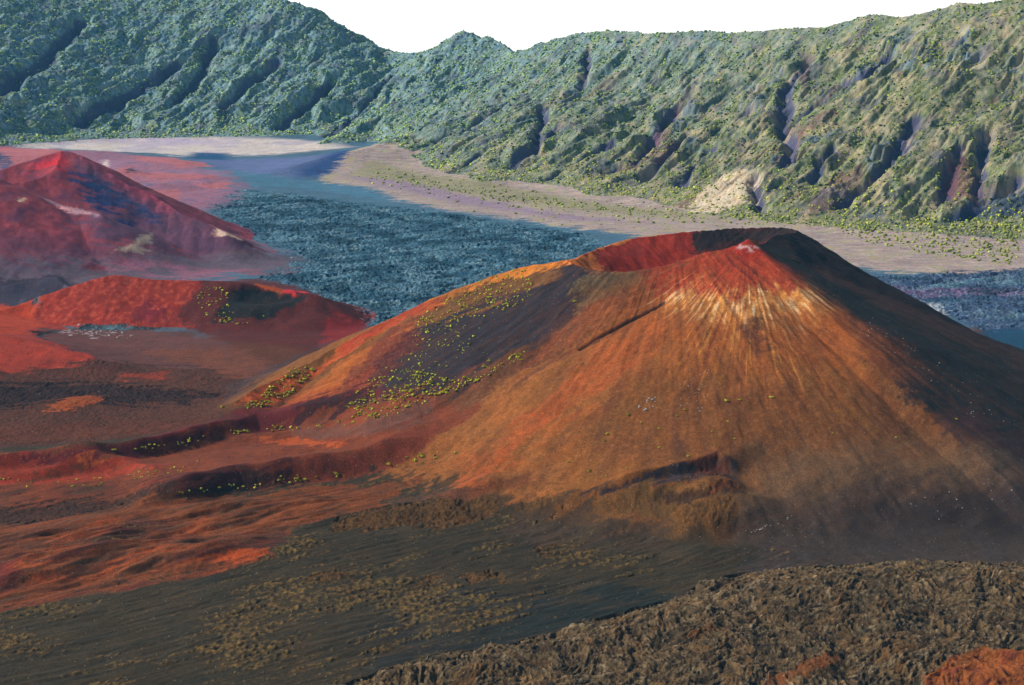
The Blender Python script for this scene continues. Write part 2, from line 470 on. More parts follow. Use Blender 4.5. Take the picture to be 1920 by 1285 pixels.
# cliff bands: terracing
tz = hw / 55 + 0.8 * fbm(Xs / 300, Ys / 300, 3, 81)
fr = tz - np.floor(tz)
terr = (sstep(0.35, 0.65, fr) - fr)
cm = sstep(0.2, 0.5, fbm(Xs / 200, Ys / 200, 3, 85)) * sstep(60, 140, hw)
hw = hw + terr * 30 * cm * damp * (1 - 0.75 * lw)
rib = perlin(al / 11, be / 90, 87) * cm * 5 * damp
hw = (hw + rib).astype(F)
WALLPRE = True
REG[sl] = np.where(hw > Z[sl] + 1.0, WALL, REG[sl])
WALLH = np.zeros(X.shape, F); WALLH[sl] = hw
Z[sl] = smax(Z[sl], hw, 30)
RAV = np.zeros(X.shape, F)
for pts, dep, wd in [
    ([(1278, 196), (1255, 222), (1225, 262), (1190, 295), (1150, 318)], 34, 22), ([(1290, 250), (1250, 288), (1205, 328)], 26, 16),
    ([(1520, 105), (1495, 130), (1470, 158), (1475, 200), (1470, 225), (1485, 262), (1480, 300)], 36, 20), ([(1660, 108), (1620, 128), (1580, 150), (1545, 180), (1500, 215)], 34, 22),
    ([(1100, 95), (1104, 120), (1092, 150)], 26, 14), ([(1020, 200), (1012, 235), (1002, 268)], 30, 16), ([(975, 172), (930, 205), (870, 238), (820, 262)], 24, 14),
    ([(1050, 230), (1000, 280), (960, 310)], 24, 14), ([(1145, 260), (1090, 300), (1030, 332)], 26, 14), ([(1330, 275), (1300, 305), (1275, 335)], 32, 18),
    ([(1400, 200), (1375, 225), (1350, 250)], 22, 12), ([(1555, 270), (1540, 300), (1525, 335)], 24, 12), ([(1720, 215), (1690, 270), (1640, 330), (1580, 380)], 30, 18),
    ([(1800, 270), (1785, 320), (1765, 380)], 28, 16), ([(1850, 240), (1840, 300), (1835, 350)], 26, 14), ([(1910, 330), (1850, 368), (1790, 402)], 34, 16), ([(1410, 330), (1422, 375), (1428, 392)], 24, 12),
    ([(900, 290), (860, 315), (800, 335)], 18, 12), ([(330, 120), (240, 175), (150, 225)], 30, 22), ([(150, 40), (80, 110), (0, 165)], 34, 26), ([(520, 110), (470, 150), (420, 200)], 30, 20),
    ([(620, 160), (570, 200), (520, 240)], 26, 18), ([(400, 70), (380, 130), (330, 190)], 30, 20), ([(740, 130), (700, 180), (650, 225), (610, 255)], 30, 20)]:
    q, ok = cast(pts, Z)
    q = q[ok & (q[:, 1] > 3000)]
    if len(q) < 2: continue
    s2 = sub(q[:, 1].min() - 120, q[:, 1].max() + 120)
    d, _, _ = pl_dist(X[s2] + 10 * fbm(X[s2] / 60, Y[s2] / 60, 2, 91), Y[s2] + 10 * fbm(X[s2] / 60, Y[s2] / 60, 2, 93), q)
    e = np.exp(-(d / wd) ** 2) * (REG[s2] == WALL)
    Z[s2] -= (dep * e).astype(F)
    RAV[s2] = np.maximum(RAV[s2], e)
CLIFF = np.zeros(X.shape, F); CLIFF[sl] = cm
GUL = np.zeros(X.shape, F); GUL[sl] = g1 * 0.6 + g2 * 0.4
AL = np.zeros(X.shape, F); AL[sl] = al
BE = np.zeros(X.shape, F); BE[sl] = be
Zs = Z.astype(F).copy()       # smooth terrain, used to place zones and plants
print("heights", time.time() - T0)

# ------------------------------------------------------------------ ground colours
def lin(c):
    c = np.asarray(c, float) / 255.0
    return np.where(c <= 0.04045, c / 12.92, ((c + 0.055) / 1.055) ** 2.4)
SIG = 0.18e-4        # density of the thin air
_D = [1300, 1900, 2700, 3600, 5800]
_J = 0.66 * np.array([(.011, .022, .030), (.014, .028, .036), (.018, .039, .057), (.021, .046, .063), (.022, .054, .075)])
_E = [1.10, 1.18, 1.00, 1.08, 0.80]
def alb(c, dist=1500.0, e=1.0):  # blue haze beyond what the thin air gives goes into far colours
    """ground colour that reads as c at this distance, leftover haze tint included"""
    j = np.array([np.interp(dist, _D, _J[:, k]) for k in range(3)])
    a = (lin(c) - j) / np.interp(dist, _D, _E) / e
    a = np.maximum(a, max(0.009, 0.022 * a.max()))
    return np.clip(a, 0.010, 0.80)
COL = np.zeros(X.shape + (3,), F)
ROCK = np.zeros(X.shape, F)       # 0 loose ash .. 1 broken lava
DISP = np.zeros(X.shape, F)

n_big = fbm(X / 180, Y / 180, 4, 101)
n_mid = fbm(X / 40, Y / 40, 4, 111)
n_fin = fbm(X / 9, Y / 9, 3, 121)
n_hf = fbm(X / 4.5, Y / 5.5, 2, 125)
_ca, _sa = math.cos(0.58), math.sin(0.58)
px1 = X * _ca + Y * _sa; py1 = -X * _sa + Y * _ca
n_str = np.where(Y < 1800, fbm(px1 / 75, py1 / 13, 4, 133), fbm(X / 60, Y / 14, 4, 131)).astype(F)
def mixc(mask, c, sl=slice(None)):
    m = mask[..., None].astype(F)
    COL[sl] = COL[sl] * (1 - m) + m * np.asarray(c, F)
def zone(pts, c, feather=6, warp=12, op=1.0, rock=None, reg=None, dist=None, e=1.0, speck=0.0, tex=None):
    """a patch of ground material, outlined on the ground itself"""
    pts3 = [p for p in pts]
    q, ok = cast([p[:2] for p in pts3])
    poly = []
    for p, r, o in zip(pts3, q, ok):
        if len(p) > 2: r = P(*p)
        elif not o: r = P(p[0], p[1], 6500)
        poly.append((r[0], r[1]))
    px = np.array(poly)
    y0, y1 = px[:, 1].min() - 3 * feather - warp, px[:, 1].max() + 3 * feather + warp
    sl = sub(y0, y1)
    x0, x1 = px[:, 0].min() - 3 * feather - warp, px[:, 0].max() + 3 * feather + warp
    XX = X[sl]
    if XX.size == 0: return
    js = np.where(((XX > x0) & (XX < x1)).any(axis=0))[0]
    if len(js) == 0: return
    sl = (sl, slice(js[0], js[-1] + 1))
    xx = X[sl] + warp * n_mid[sl] + warp * 0.5 * n_fin[sl]; yy = Y[sl] + warp * 1.5 * n_str[sl] + warp * 0.5 * n_fin[sl]
    d, _, _ = pl_dist(xx, yy, poly, True)
    s = np.where(inside(xx, yy, poly), d, -d)
    feather = max(feather * (0.55 if px[:, 1].mean() < 2700 else 1.3), 1.0)
    if px[:, 1].mean() >= 2700: warp = warp * 1.5
    s = s + min(warp, 14) * 0.45 * n_hf[sl] + (warp * n_str[sl] if px[:, 1].mean() >= 2700 else 0)
    m = sstep(-feather, feather, s) * op * np.clip(1.0 + 0.3 * n_fin[sl] + 0.25 * n_hf[sl] * 0.6, 0, 1)
    if reg is not None: m = m * np.isin(REG[sl], reg)
    if tex is not None: m = m * tex[sl]
    if rock is not None: ROCK[sl] = ROCK[sl] * (1 - m) + rock * m
    if c is not None:
        D = dist or float(np.hypot(px[:, 1].mean(), H))
        mixc(m, alb(c, D, e), sl)
    return

# floor base: dark ash near, dark lava tinted haze-blue beyond
D_near = alb((60, 57, 50), 1250)
COL[:] = D_near
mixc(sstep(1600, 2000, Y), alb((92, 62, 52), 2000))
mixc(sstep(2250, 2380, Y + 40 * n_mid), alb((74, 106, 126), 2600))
ROCK[:] = 0.25

# --- far floor, haze-blue in its colours
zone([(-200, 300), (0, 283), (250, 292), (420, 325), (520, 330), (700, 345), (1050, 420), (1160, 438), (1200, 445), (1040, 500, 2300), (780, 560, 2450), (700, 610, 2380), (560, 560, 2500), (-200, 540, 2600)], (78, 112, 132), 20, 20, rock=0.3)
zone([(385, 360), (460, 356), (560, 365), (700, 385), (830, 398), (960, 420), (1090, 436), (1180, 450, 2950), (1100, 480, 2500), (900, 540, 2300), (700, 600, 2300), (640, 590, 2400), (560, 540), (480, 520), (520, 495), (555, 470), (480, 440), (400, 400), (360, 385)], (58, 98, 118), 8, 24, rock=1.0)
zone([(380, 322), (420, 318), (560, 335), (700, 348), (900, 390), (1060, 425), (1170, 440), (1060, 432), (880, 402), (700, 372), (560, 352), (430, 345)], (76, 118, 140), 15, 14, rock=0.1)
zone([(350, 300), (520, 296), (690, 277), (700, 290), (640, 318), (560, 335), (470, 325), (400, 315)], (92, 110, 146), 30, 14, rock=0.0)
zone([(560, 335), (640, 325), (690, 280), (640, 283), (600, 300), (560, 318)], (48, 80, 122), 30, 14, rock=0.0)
# pale sand strip under the left wall
zone([(-200, 262), (0, 263), (120, 280), (350, 293), (520, 290), (660, 276), (560, 262), (400, 255), (200, 252), (0, 247), (-200, 250)], (188, 180, 174), 30, 20, rock=0.05)
zone([(-200, 262), (0, 263), (120, 280), (350, 293), (520, 290), (660, 276), (560, 262), (400, 255), (200, 252), (0, 247), (-200, 250)], (150, 146, 162), 30, 20, op=0.7, tex=sstep(-0.1, 0.35, n_big))
zone([(0, 254), (150, 262), (300, 272), (480, 268), (400, 262), (200, 254), (60, 247)], (160, 150, 172), 40, 60, op=0.7)
zone([(360, 286), (430, 288), (425, 300), (355, 298)], (40, 85, 120), 20, 10)
# pink and red cinders of the left field
zone([(-200, 268), (0, 270), (120, 283), (260, 292), (340, 302), (420, 322), (450, 345), (420, 380), (380, 395), (360, 400), (330, 385), (240, 340), (-200, 330)], (150, 108, 126), 25, 40, rock=0.1)
zone([(-200, 268), (0, 270), (120, 283), (260, 292), (340, 302), (420, 322), (450, 345), (420, 380), (380, 395), (360, 400), (330, 385), (240, 340), (-200, 330)], (104, 104, 130), 25, 40, op=0.8, tex=sstep(0.0, 0.4, n_str + 0.5 * n_big))
zone([(-100, 290), (0, 286), (60, 286), (80, 296), (0, 306), (-100, 306)], (50, 80, 110), 20, 30)
zone([(160, 296), (200, 300), (190, 312), (150, 300)], (225, 210, 195), 12, 10)
for q in [[(215, 318), (245, 312), (250, 322), (215, 326)], [(250, 330), (290, 322), (330, 326), (410, 330), (400, 336), (300, 338)], [(290, 357), (330, 355), (340, 361), (300, 362)],
          [(250, 292), (330, 296), (400, 314), (330, 312), (260, 300)], [(0, 272), (110, 280), (130, 290), (0, 284)], [(370, 345), (440, 342), (430, 352), (380, 352)]]:
    zone(q, (174, 108, 112), 8, 14, op=0.85)
zone([(235, 318), (250, 314), (252, 322), (238, 324)], (60, 50, 80), 8, 8, rock=1)

# tan skirt under the right wall
zone([(700, 262, 5000), (800, 300, 4700), (900, 330, 4400), (1060, 360, 4100), (1250, 380, 3800), (1500, 395, 3600), (1920, 400, 3500), (2300, 400, 3400), (2300, 500, 2700), (1900, 500, 2750), (1650, 482, 2850), (1500, 462, 2950), (1300, 440, 3050), (1170, 437), (1000, 416), (850, 395), (760, 378), (690, 350), (600, 340)], (166, 150, 144), 14, 20, rock=0.15, reg=[FLOOR])
SK = [(700, 262, 5000), (800, 300, 4700), (1060, 360, 4100), (1250, 380, 3800), (1500, 395, 3600), (1920, 400, 3500), (2300, 400, 3400), (2300, 500, 2700), (1900, 500, 2750), (1650, 482, 2850), (1500, 462, 2950), (1300, 440, 3050), (1170, 437), (1000, 416), (850, 395), (690, 350), (600, 340)]
zone(SK, (186, 174, 164), 14, 20, reg=[FLOOR], op=0.5, tex=sstep(0.1, 0.5, n_str))
zone(SK, (140, 132, 138), 14, 20, reg=[FLOOR], op=0.5, tex=sstep(0.1, 0.5, -n_str - 0.3 * n_big))
zone(SK, (146, 146, 110), 14, 20, reg=[FLOOR], op=0.6, tex=sstep(0.1, 0.45, n_mid + 0.4 * n_big))
zone([(640, 318, 4300), (700, 300), (830, 330), (960, 352), (1100, 378), (1300, 398), (1500, 410), (1500, 418), (1250, 408), (1060, 392), (900, 368), (760, 346)], (140, 140, 112), 14, 30, reg=[FLOOR], op=0.8)
zone([(640, 326), (760, 340), (900, 372), (1050, 402), (1200, 416), (1060, 412), (850, 380), (700, 345)], (140, 124, 148), 16, 20, op=0.8)
zone([(1600, 405), (1680, 388), (1640, 412), (1520, 415)], (50, 78, 120), 12, 8)
zone([(1900, 470, 2850), (2300, 460, 2900), (2300, 700, 2100), (1880, 640, 2200), (1780, 560, 2450), (1640, 500, 2700), (1590, 480, 2780), (1700, 484, 2800)], (66, 88, 118), 14, 24, rock=0.9)
zone([(1690, 548, 2520), (1760, 545, 2530), (1780, 560, 2450), (1720, 565, 2440)], (190, 192, 196), 8, 20, op=0.85, rock=1)
zone([(1830, 600, 2300), (1900, 590, 2330), (2200, 600, 2300), (2200, 640, 2200), (1850, 640, 2180)], (40, 78, 102), 8, 14, rock=0.1)
zone([(1640, 510, 2680), (2200, 520, 2640), (2200, 530, 2600), (1680, 525, 2600)], (120, 96, 130), 10, 30, op=0.6)

# --- left red cone
r_l = (REG == LCONE)
mixc(r_l * 1.0, alb((138, 72, 84), 3050))
mixc(r_l * 0.6 * sstep(0.0, 0.5, n_mid), alb((150, 78, 92), 3050))
mixc(r_l * 0.5 * sstep(0.0, 0.5, -n_mid), alb((98, 72, 100), 3050))
zone([(112, 284), (150, 288, 3170), (220, 330, 3130), (320, 385, 3070), (430, 432, 3000), (520, 480), (420, 500), (330, 470), (250, 465), (190, 450), (150, 410), (190, 403), (150, 360)], (92, 76, 98), 22, 30, reg=[LCONE, FLOOR], op=0.9)  # right flank turned from the sun: its shade put into the colour
zone([(130, 320), (170, 335), (230, 380), (270, 410), (240, 415), (180, 380), (150, 350)], (28, 60, 100), 14, 20)  # dark blue streaks, also shade of the right flank in colour
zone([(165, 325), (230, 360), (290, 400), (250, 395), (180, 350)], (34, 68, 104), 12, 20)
zone([(112, 284), (170, 305), (260, 350), (400, 420), (420, 430), (330, 398), (210, 345)], (142, 72, 92), 14, 14, op=0.7)
zone([(60, 310), (112, 288), (125, 305), (115, 318), (80, 316)], (196, 62, 76), 12, 14)
zone([(-200, 480), (0, 480), (150, 478), (300, 470), (420, 470), (560, 480), (540, 510), (400, 520), (200, 520), (60, 530), (-200, 540)], (98, 90, 104), 18, 30, rock=0.15)
zone([(0, 440), (120, 455), (250, 462), (300, 475), (150, 480), (0, 476)], (110, 74, 92), 24, 30)
zone([(180, 485), (260, 490), (350, 498), (480, 505), (420, 520), (300, 512), (220, 505)], (140, 92, 112), 14, 40, op=0.7)
zone([(170, 494), (200, 500), (190, 508), (150, 505)], (120, 50, 70), 8, 10)
zone([(35, 374), (46, 372), (44, 378), (36, 378)], (238, 205, 165), 5, 4)
zone([(280, 438), (288, 436), (280, 455), (262, 462), (284, 472), (262, 474), (240, 468), (215, 470), (248, 458)], (196, 180, 152), 4, 4, op=0.55)
zone([(75, 368), (130, 388), (190, 402), (185, 404), (120, 394)], (205, 160, 165), 5, 6, op=0.7)
zone([(395, 422), (415, 432), (440, 442), (462, 455), (440, 447), (412, 438)], (222, 190, 165), 6, 8, op=0.8)
zone([(440, 440), (520, 465), (560, 470), (520, 476), (470, 460)], (110, 122, 140), 14, 20, op=0.7)

zone([(-300, 545), (0, 522), (60, 524), (110, 516), (150, 540), (120, 560), (60, 590), (-300, 640)], (60, 62, 78), 8, 10)
# --- mid red ridge
r_m = (REG == REDC)
mixc(r_m * 1.0, alb((148, 62, 56), 2400))
n_rm = sstep(-0.1, 0.7, n_mid)
mixc(r_m * 0.35 * n_rm, alb((118, 52, 50), 2400))
mixc(r_m * 0.45 * sstep(0.0, 0.5, n_fin), alb((184, 92, 74), 2400))
mixc(r_m * 0.5 * sstep(0.1, 0.45, n_hf), alb((112, 58, 60), 2400))
zone([(0, 570), (80, 555), (60, 600), (90, 612), (30, 628), (-200, 630), (-200, 600)], (176, 74, 58), 12, 14)
zone([(40, 560), (75, 560), (78, 575), (60, 572)], (110, 96, 100), 5, 8, rock=0.8)
zone([(365, 535), (430, 527), (480, 523), (540, 533), (600, 555), (690, 605), (640, 645), (560, 650), (430, 640), (360, 615), (330, 600), (350, 570)], (84, 54, 56), 14, 14, reg=[REDC, FLOOR], rock=0.15)
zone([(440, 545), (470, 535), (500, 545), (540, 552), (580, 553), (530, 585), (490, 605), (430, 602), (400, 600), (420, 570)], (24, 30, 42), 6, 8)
zone([(478, 533), (510, 535), (535, 548), (528, 555), (500, 543)], (160, 80, 60), 6, 6)
zone([(535, 543), (575, 548), (555, 554), (532, 551)], (190, 60, 70), 5, 5)
zone([(250, 580), (275, 565), (300, 575), (318, 580), (312, 590), (300, 595), (320, 602), (240, 600)], (112, 44, 66), 8, 14, op=0.8)
zone([(620, 590), (690, 605), (640, 650), (600, 645), (610, 610)], (140, 52, 50), 8, 10, op=0.6)
# flat basin in front of it
zone([(75, 615), (160, 608), (260, 616), (420, 640), (590, 662), (600, 670), (480, 700), (300, 700), (190, 680), (60, 630)], (98, 70, 70), 8, 14, rock=0.25, reg=[FLOOR, REDC])
zone([(120, 615), (180, 612), (240, 622), (200, 632), (120, 625)], (200, 190, 192), 3, 30, op=0.5, rock=0.6, tex=sstep(0.15, 0.4, n_fin))
zone([(60, 622), (160, 609), (300, 616), (240, 620), (130, 618), (70, 632), (180, 680), (150, 668)], (44, 40, 48), 4, 8, rock=0.8)
zone([(-200, 635), (0, 628), (60, 632), (120, 655), (175, 668), (90, 690), (0, 715), (-200, 760)], (150, 64, 56), 5, 8, rock=0.05)
zone([(-300, 700), (90, 690), (200, 672), (420, 690), (560, 680), (420, 760), (400, 790), (280, 815), (0, 840), (-300, 850)], (88, 62, 56), 14, 20, rock=0.75)
zone([(250, 660), (450, 650), (600, 668), (560, 690), (400, 690)], (116, 74, 62), 12, 24, rock=0.2, op=0.8)
zone([(-100, 720), (60, 715), (200, 720), (330, 730), (420, 740), (300, 760), (120, 750), (-100, 770)], (52, 44, 50), 10, 30, rock=1.0, op=0.9)
zone([(80, 770), (120, 748), (170, 740), (200, 750), (150, 768)], (156, 82, 44), 6, 14, rock=0.7)
zone([(230, 700), (330, 695), (310, 708), (230, 712)], (150, 66, 52), 8, 16, op=0.7)
zone([(420, 755), (470, 735), (520, 700), (600, 660), (640, 635), (600, 650), (500, 690), (430, 720)], (70, 66, 70), 12, 14, op=0.7)
zone([(-100, 800), (100, 795), (300, 790), (400, 780), (330, 805), (150, 822), (-100, 830)], (100, 62, 50), 10, 24, op=0.7)

# --- main cone
rcn = (REG == CONE) * sstep(-4, 26, CH + 10 * n_mid)
mixc(rcn * 1.0, alb((120, 80, 50), 1850))
mixc(rcn * 0.5 * sstep(-0.1, 0.5, n_big), alb((140, 92, 52), 1850))
pk = P(1400, 455, 1863)
ctr = P(1260, 470, 1930)
th = np.arctan2(X - pk[0], -(Y - pk[1])); rr = np.hypot(X - pk[0], Y - pk[1])
th2 = np.arctan2(X - ctr[0], -(Y - ctr[1])); rr2 = np.hypot(X - ctr[0], Y - ctr[1])
st = fbm(th * 26, rr / 160, 4, 141)
st2 = fbm(th2 * 30, rr2 / 190, 4, 151)
C_ = [CONE]
# upper left flank: brown ash with dark band
zone([(1062, 489), (1170, 512), (1250, 500), (1330, 475), (1380, 460), (1240, 570), (1100, 650), (960, 740), (800, 820), (640, 800), (640, 700), (760, 590), (900, 530)], (102, 70, 56), 20, 24, reg=C_)
zone([(1065, 492), (1150, 512), (1210, 512), (1100, 580), (980, 650), (900, 705), (820, 755), (700, 785), (640, 760), (720, 650), (830, 600), (950, 555), (1040, 515)], (50, 54, 62), 16, 20, reg=C_, op=0.97)
zone([(1180, 515), (1280, 496), (1200, 548), (1050, 630), (1010, 640), (1120, 560)], (88, 66, 62), 12, 20, reg=C_, op=0.8)
zone([(870, 535), (960, 520), (1060, 495), (1040, 520), (960, 545), (880, 580), (800, 600)], (104, 78, 58), 12, 20, reg=C_, op=0.8)
zone([(1075, 480), (1020, 488), (960, 502), (880, 533), (800, 566), (800, 574), (880, 545), (960, 520), (1060, 497)], (188, 116, 62), 7, 8, reg=C_, op=0.9)  # orange crest band: its sunlit edge put into the colour
zone([(700, 610, 1950), (800, 566, 1960), (840, 565), (790, 590), (760, 590), (700, 630), (640, 665), (560, 725), (490, 760), (440, 770, 1800), (500, 725, 1850), (600, 665, 1900)], (178, 84, 52), 8, 10, reg=C_)
zone([(640, 640, 1935), (790, 572, 1965), (800, 580), (720, 618), (640, 665)], (160, 68, 46), 6, 8, reg=C_, op=0.9)
zone([(760, 595), (720, 630), (640, 680), (580, 730), (520, 760), (600, 745), (680, 700), (740, 650), (780, 610)], (176, 98, 54), 12, 14, reg=C_, op=0.8)
zone([(700, 640), (760, 600), (790, 640), (740, 700), (680, 740), (650, 720)], (92, 52, 50), 14, 20, reg=C_, op=0.8)
zone([(480, 760), (560, 740), (640, 720), (700, 690), (680, 745), (600, 760), (500, 790)], (150, 72, 48), 8, 14, op=0.6)
# red streaks down the left face from the peak
zone([(1370, 462), (1250, 545), (1130, 610), (960, 690), (800, 760), (650, 800), (640, 780), (800, 730), (980, 650), (1130, 570), (1250, 500)], (124, 68, 52), 24, 30, reg=C_, op=0.7, tex=sstep(-0.3, 0.4, st2))
# broad lower orange-brown apron
zone([(1240, 560), (1130, 620), (1000, 700), (860, 780), (700, 830), (600, 850), (700, 880), (800, 900), (950, 920), (1050, 915), (1100, 800), (1200, 690)], (142, 90, 56), 26, 30, op=0.85, reg=[CONE, FLOOR], rock=0.05)
zone([(1200, 600), (1260, 590), (1180, 680), (1060, 780), (960, 870), (900, 920), (850, 900), (960, 800), (1080, 700)], (158, 80, 44), 26, 24, op=0.7, reg=[CONE, FLOOR])
zone([(1200, 690), (1230, 660), (1190, 720), (1120, 780), (1060, 825), (1050, 832), (1110, 765)], (100, 60, 46), 10, 16, op=0.5, reg=C_)
zone([(1400, 700), (1500, 720), (1600, 790), (1650, 870), (1400, 900), (1150, 890), (1100, 860), (1200, 760)], (114, 74, 46), 30, 30, op=0.8, reg=[CONE, FLOOR], rock=0.05)
zone([(1100, 514), (1250, 503), (1330, 478), (1370, 464), (1240, 535), (1100, 575), (1060, 560)], (98, 86, 66), 10, 14, reg=C_, op=0.75)
# thin dark fissure
zone([(1088, 652), (1150, 618), (1215, 585), (1245, 566), (1247, 570), (1180, 608), (1120, 643), (1088, 656)], (34, 26, 30), 1.2, 1.2, reg=C_)
zone([(1262, 845), (1268, 810), (1275, 815), (1292, 850), (1275, 858)], (70, 54, 54), 5, 6, op=0.6)
# right side: black ash darkened further with the flank's shade, brown band
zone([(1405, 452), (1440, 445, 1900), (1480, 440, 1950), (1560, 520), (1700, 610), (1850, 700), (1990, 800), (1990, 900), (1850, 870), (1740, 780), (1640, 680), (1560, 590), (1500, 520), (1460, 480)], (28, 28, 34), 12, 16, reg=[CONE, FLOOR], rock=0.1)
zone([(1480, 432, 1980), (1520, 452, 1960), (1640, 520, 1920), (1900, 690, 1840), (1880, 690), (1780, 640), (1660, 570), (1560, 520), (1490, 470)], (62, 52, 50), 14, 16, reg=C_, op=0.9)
zone([(1480, 460), (1510, 462), (1540, 485), (1510, 480)], (116, 88, 56), 8, 8, op=0.8, reg=C_)
zone([(1500, 510), (1530, 530), (1545, 548), (1520, 535)], (110, 92, 66), 5, 8, op=0.8, reg=C_)
zone([(1780, 760), (1860, 790), (1990, 830), (1990, 900), (1880, 880), (1760, 830)], (60, 50, 54), 25, 30, op=0.9)
zone([(1600, 700), (1640, 690), (1740, 790), (1800, 850), (1700, 850), (1640, 790)], (92, 64, 50), 22, 24, op=0.8, reg=[CONE, FLOOR])
# peak: red cap, then pale gold scree streaming down in streaks
pkm = np.exp(-((rr / 62.0) ** 2)) * rcn
front = sstep(-0.6, -0.1, np.cos(th - 0.0)) if False else 1.0
redm = (1 - sstep(78, 104, rr + 16 * st + 20 * n_mid + 8 * n_fin - 30 * np.clip(-th, 0, 1.2))) * sstep(-1.6, -1.2, th) * (1 - sstep(0.95, 1.2, th)) * rcn
goldm = sstep(74, 100, rr + 18 * st + 20 * n_mid + 8 * n_fin) * (1 - sstep(112, 175, rr - 50 * st + 12 * n_mid + 16 * np.abs(th + 0.2) * 2)) * sstep(-1.25, -0.85, th) * (1 - sstep(0.6, 0.85, th)) * rcn
sl_ = sub(1450, 2000)
orng = (1 - sstep(150, 300, rr + 60 * st)) * sstep(-1.45, -1.0, th) * (1 - sstep(0.60, 0.84, th + 0.1 * n_mid)) * rcn
mixc(orng * 0.75, alb((158, 88, 42), 1850))
mixc(goldm * np.clip(0.35 + 0.35 * sstep(-0.4, 0.3, st) + 0.5 * n_fin, 0, 0.92), alb((218, 152, 84), 1850))
mixc(goldm * 0.8 * sstep(0.05, 0.4, fbm(th * 34, rr / 34, 4, 145)), alb((244, 204, 150), 1850))
mixc(goldm * 0.6 * sstep(0.2, 0.5, -fbm(th * 44, rr / 90, 3, 147)), alb((150, 84, 44), 1850))
mixc(redm * (0.95 - 0.55 * sstep(40, 90, rr) * sstep(-0.1, 0.35, fbm(th * 26, rr / 30, 4, 146))), alb((158, 66, 42), 1850))
mixc(redm * (1 - sstep(14, 40, rr)) * 0.8, alb((176, 56, 46), 1850))
pale = redm * (1 - sstep(2, 6, np.abs(rr - 14 - 5 * n_mid))) * sstep(-0.2, 0.1, n_fin)
mixc(pale * 0.8, alb((220, 176, 170), 1850))
rr_s = goldm * 0 + (sstep(120, 150, rr) * (1 - sstep(215, 270, rr + 40 * st))) * sstep(-0.6, -0.4, th) * (1 - sstep(0.1, 0.35, th)) * rcn
mixc(rr_s * 0.55 * sstep(0.34, 0.55, fbm(th * 58, rr / 120, 3, 149)), alb((206, 142, 72), 1850))
mixc(rr_s * 0.4 * sstep(0.25, 0.5, -st), alb((92, 58, 44), 1850))
zone([(1400, 610), (1440, 620), (1460, 650), (1420, 655), (1395, 635)], (82, 58, 48), 10, 22, op=0.75, reg=C_)
mixc(rcn * 0.14 * sstep(0.1, 0.5, n_hf) * (COL[..., 0] > 0.06), alb((170, 116, 74), 1850))
mixc(rcn * 0.3 * sstep(0.1, 0.6, fbm(th2 * 9, rr2 / 120, 4, 155)), alb((84, 64, 48), 1850))
mixc(rcn * 0.3 * sstep(0.1, 0.5, st2), alb((92, 62, 46), 1850))
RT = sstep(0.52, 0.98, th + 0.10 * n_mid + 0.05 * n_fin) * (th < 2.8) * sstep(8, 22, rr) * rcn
mixc(RT * 0.93, alb((36, 34, 38), 1850))  # black ash plus the unlit side's shade in the colour
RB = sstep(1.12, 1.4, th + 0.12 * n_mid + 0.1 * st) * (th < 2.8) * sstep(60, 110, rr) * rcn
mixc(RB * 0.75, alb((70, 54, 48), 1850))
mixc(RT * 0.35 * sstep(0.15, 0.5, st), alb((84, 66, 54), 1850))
# crater interior
m = CR_IN * 1.0
mixc(m, alb((156, 62, 46), 1950))
mixc(m * 0.5 * sstep(0.1, 0.5, n_mid), alb((96, 48, 52), 1950))
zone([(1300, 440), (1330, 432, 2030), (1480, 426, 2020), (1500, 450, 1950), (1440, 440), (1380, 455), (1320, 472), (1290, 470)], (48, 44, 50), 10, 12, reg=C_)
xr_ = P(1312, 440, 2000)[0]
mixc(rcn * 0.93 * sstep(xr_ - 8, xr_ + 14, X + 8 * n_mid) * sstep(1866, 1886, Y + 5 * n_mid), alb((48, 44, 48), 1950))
zone([(1062, 489, 1905), (1100, 500, 1880), (1150, 505, 1890), (1130, 480, 1930), (1105, 472, 1960)], (210, 120, 66), 8, 10, reg=C_)
zone([(1120, 466, 1965), (1190, 447, 2000), (1300, 433, 2025), (1300, 433, 2045), (1190, 447, 2020), (1110, 466, 1985)], (196, 120, 70), 3, 4, reg=C_)  # thin gold rim, sunlit edge painted in

# --- scarps and ridges left and front of the cone
zone([(-300, 850), (0, 848), (180, 835), (300, 815), (420, 790), (520, 775), (640, 760), (760, 740), (900, 760), (800, 830), (640, 860), (430, 890), (300, 925), (100, 950), (-300, 960)], (118, 66, 48), 12, 14, rock=0.2)
zone([(-200, 862), (0, 852), (180, 838), (300, 815), (400, 790), (430, 775), (430, 800), (330, 838), (180, 858), (0, 872), (-200, 880)], (96, 36, 34), 6, 12, rock=0.35)
zone([(430, 775), (520, 765), (640, 740), (700, 715), (720, 740), (640, 775), (520, 802), (440, 808)], (96, 46, 38), 6, 14, rock=0.3)
zone([(550, 760), (640, 745), (700, 725), (700, 750), (640, 780), (560, 790)], (50, 32, 38), 8, 16, op=0.8)
zone([(560, 800), (680, 790), (800, 760), (820, 775), (720, 815), (560, 820)], (100, 72, 66), 10, 14, op=0.8)
zone([(270, 905), (430, 872), (560, 858), (700, 832), (820, 795), (830, 820), (760, 860), (640, 900), (450, 920), (270, 940)], (116, 62, 42), 8, 12, rock=0.3)
zone([(290, 905), (430, 875), (560, 860), (555, 905), (450, 918), (300, 940)], (70, 36, 36), 8, 14, op=0.8)  # maroon face made darker: camera-facing shade in the colour
zone([(0, 855), (60, 862), (130, 866), (240, 862), (330, 870), (240, 890), (100, 900), (0, 905), (-200, 900)], (146, 62, 40), 8, 20, op=0.85)
zone([(150, 862), (180, 852), (215, 860), (210, 870), (170, 868)], (176, 88, 42), 6, 8)
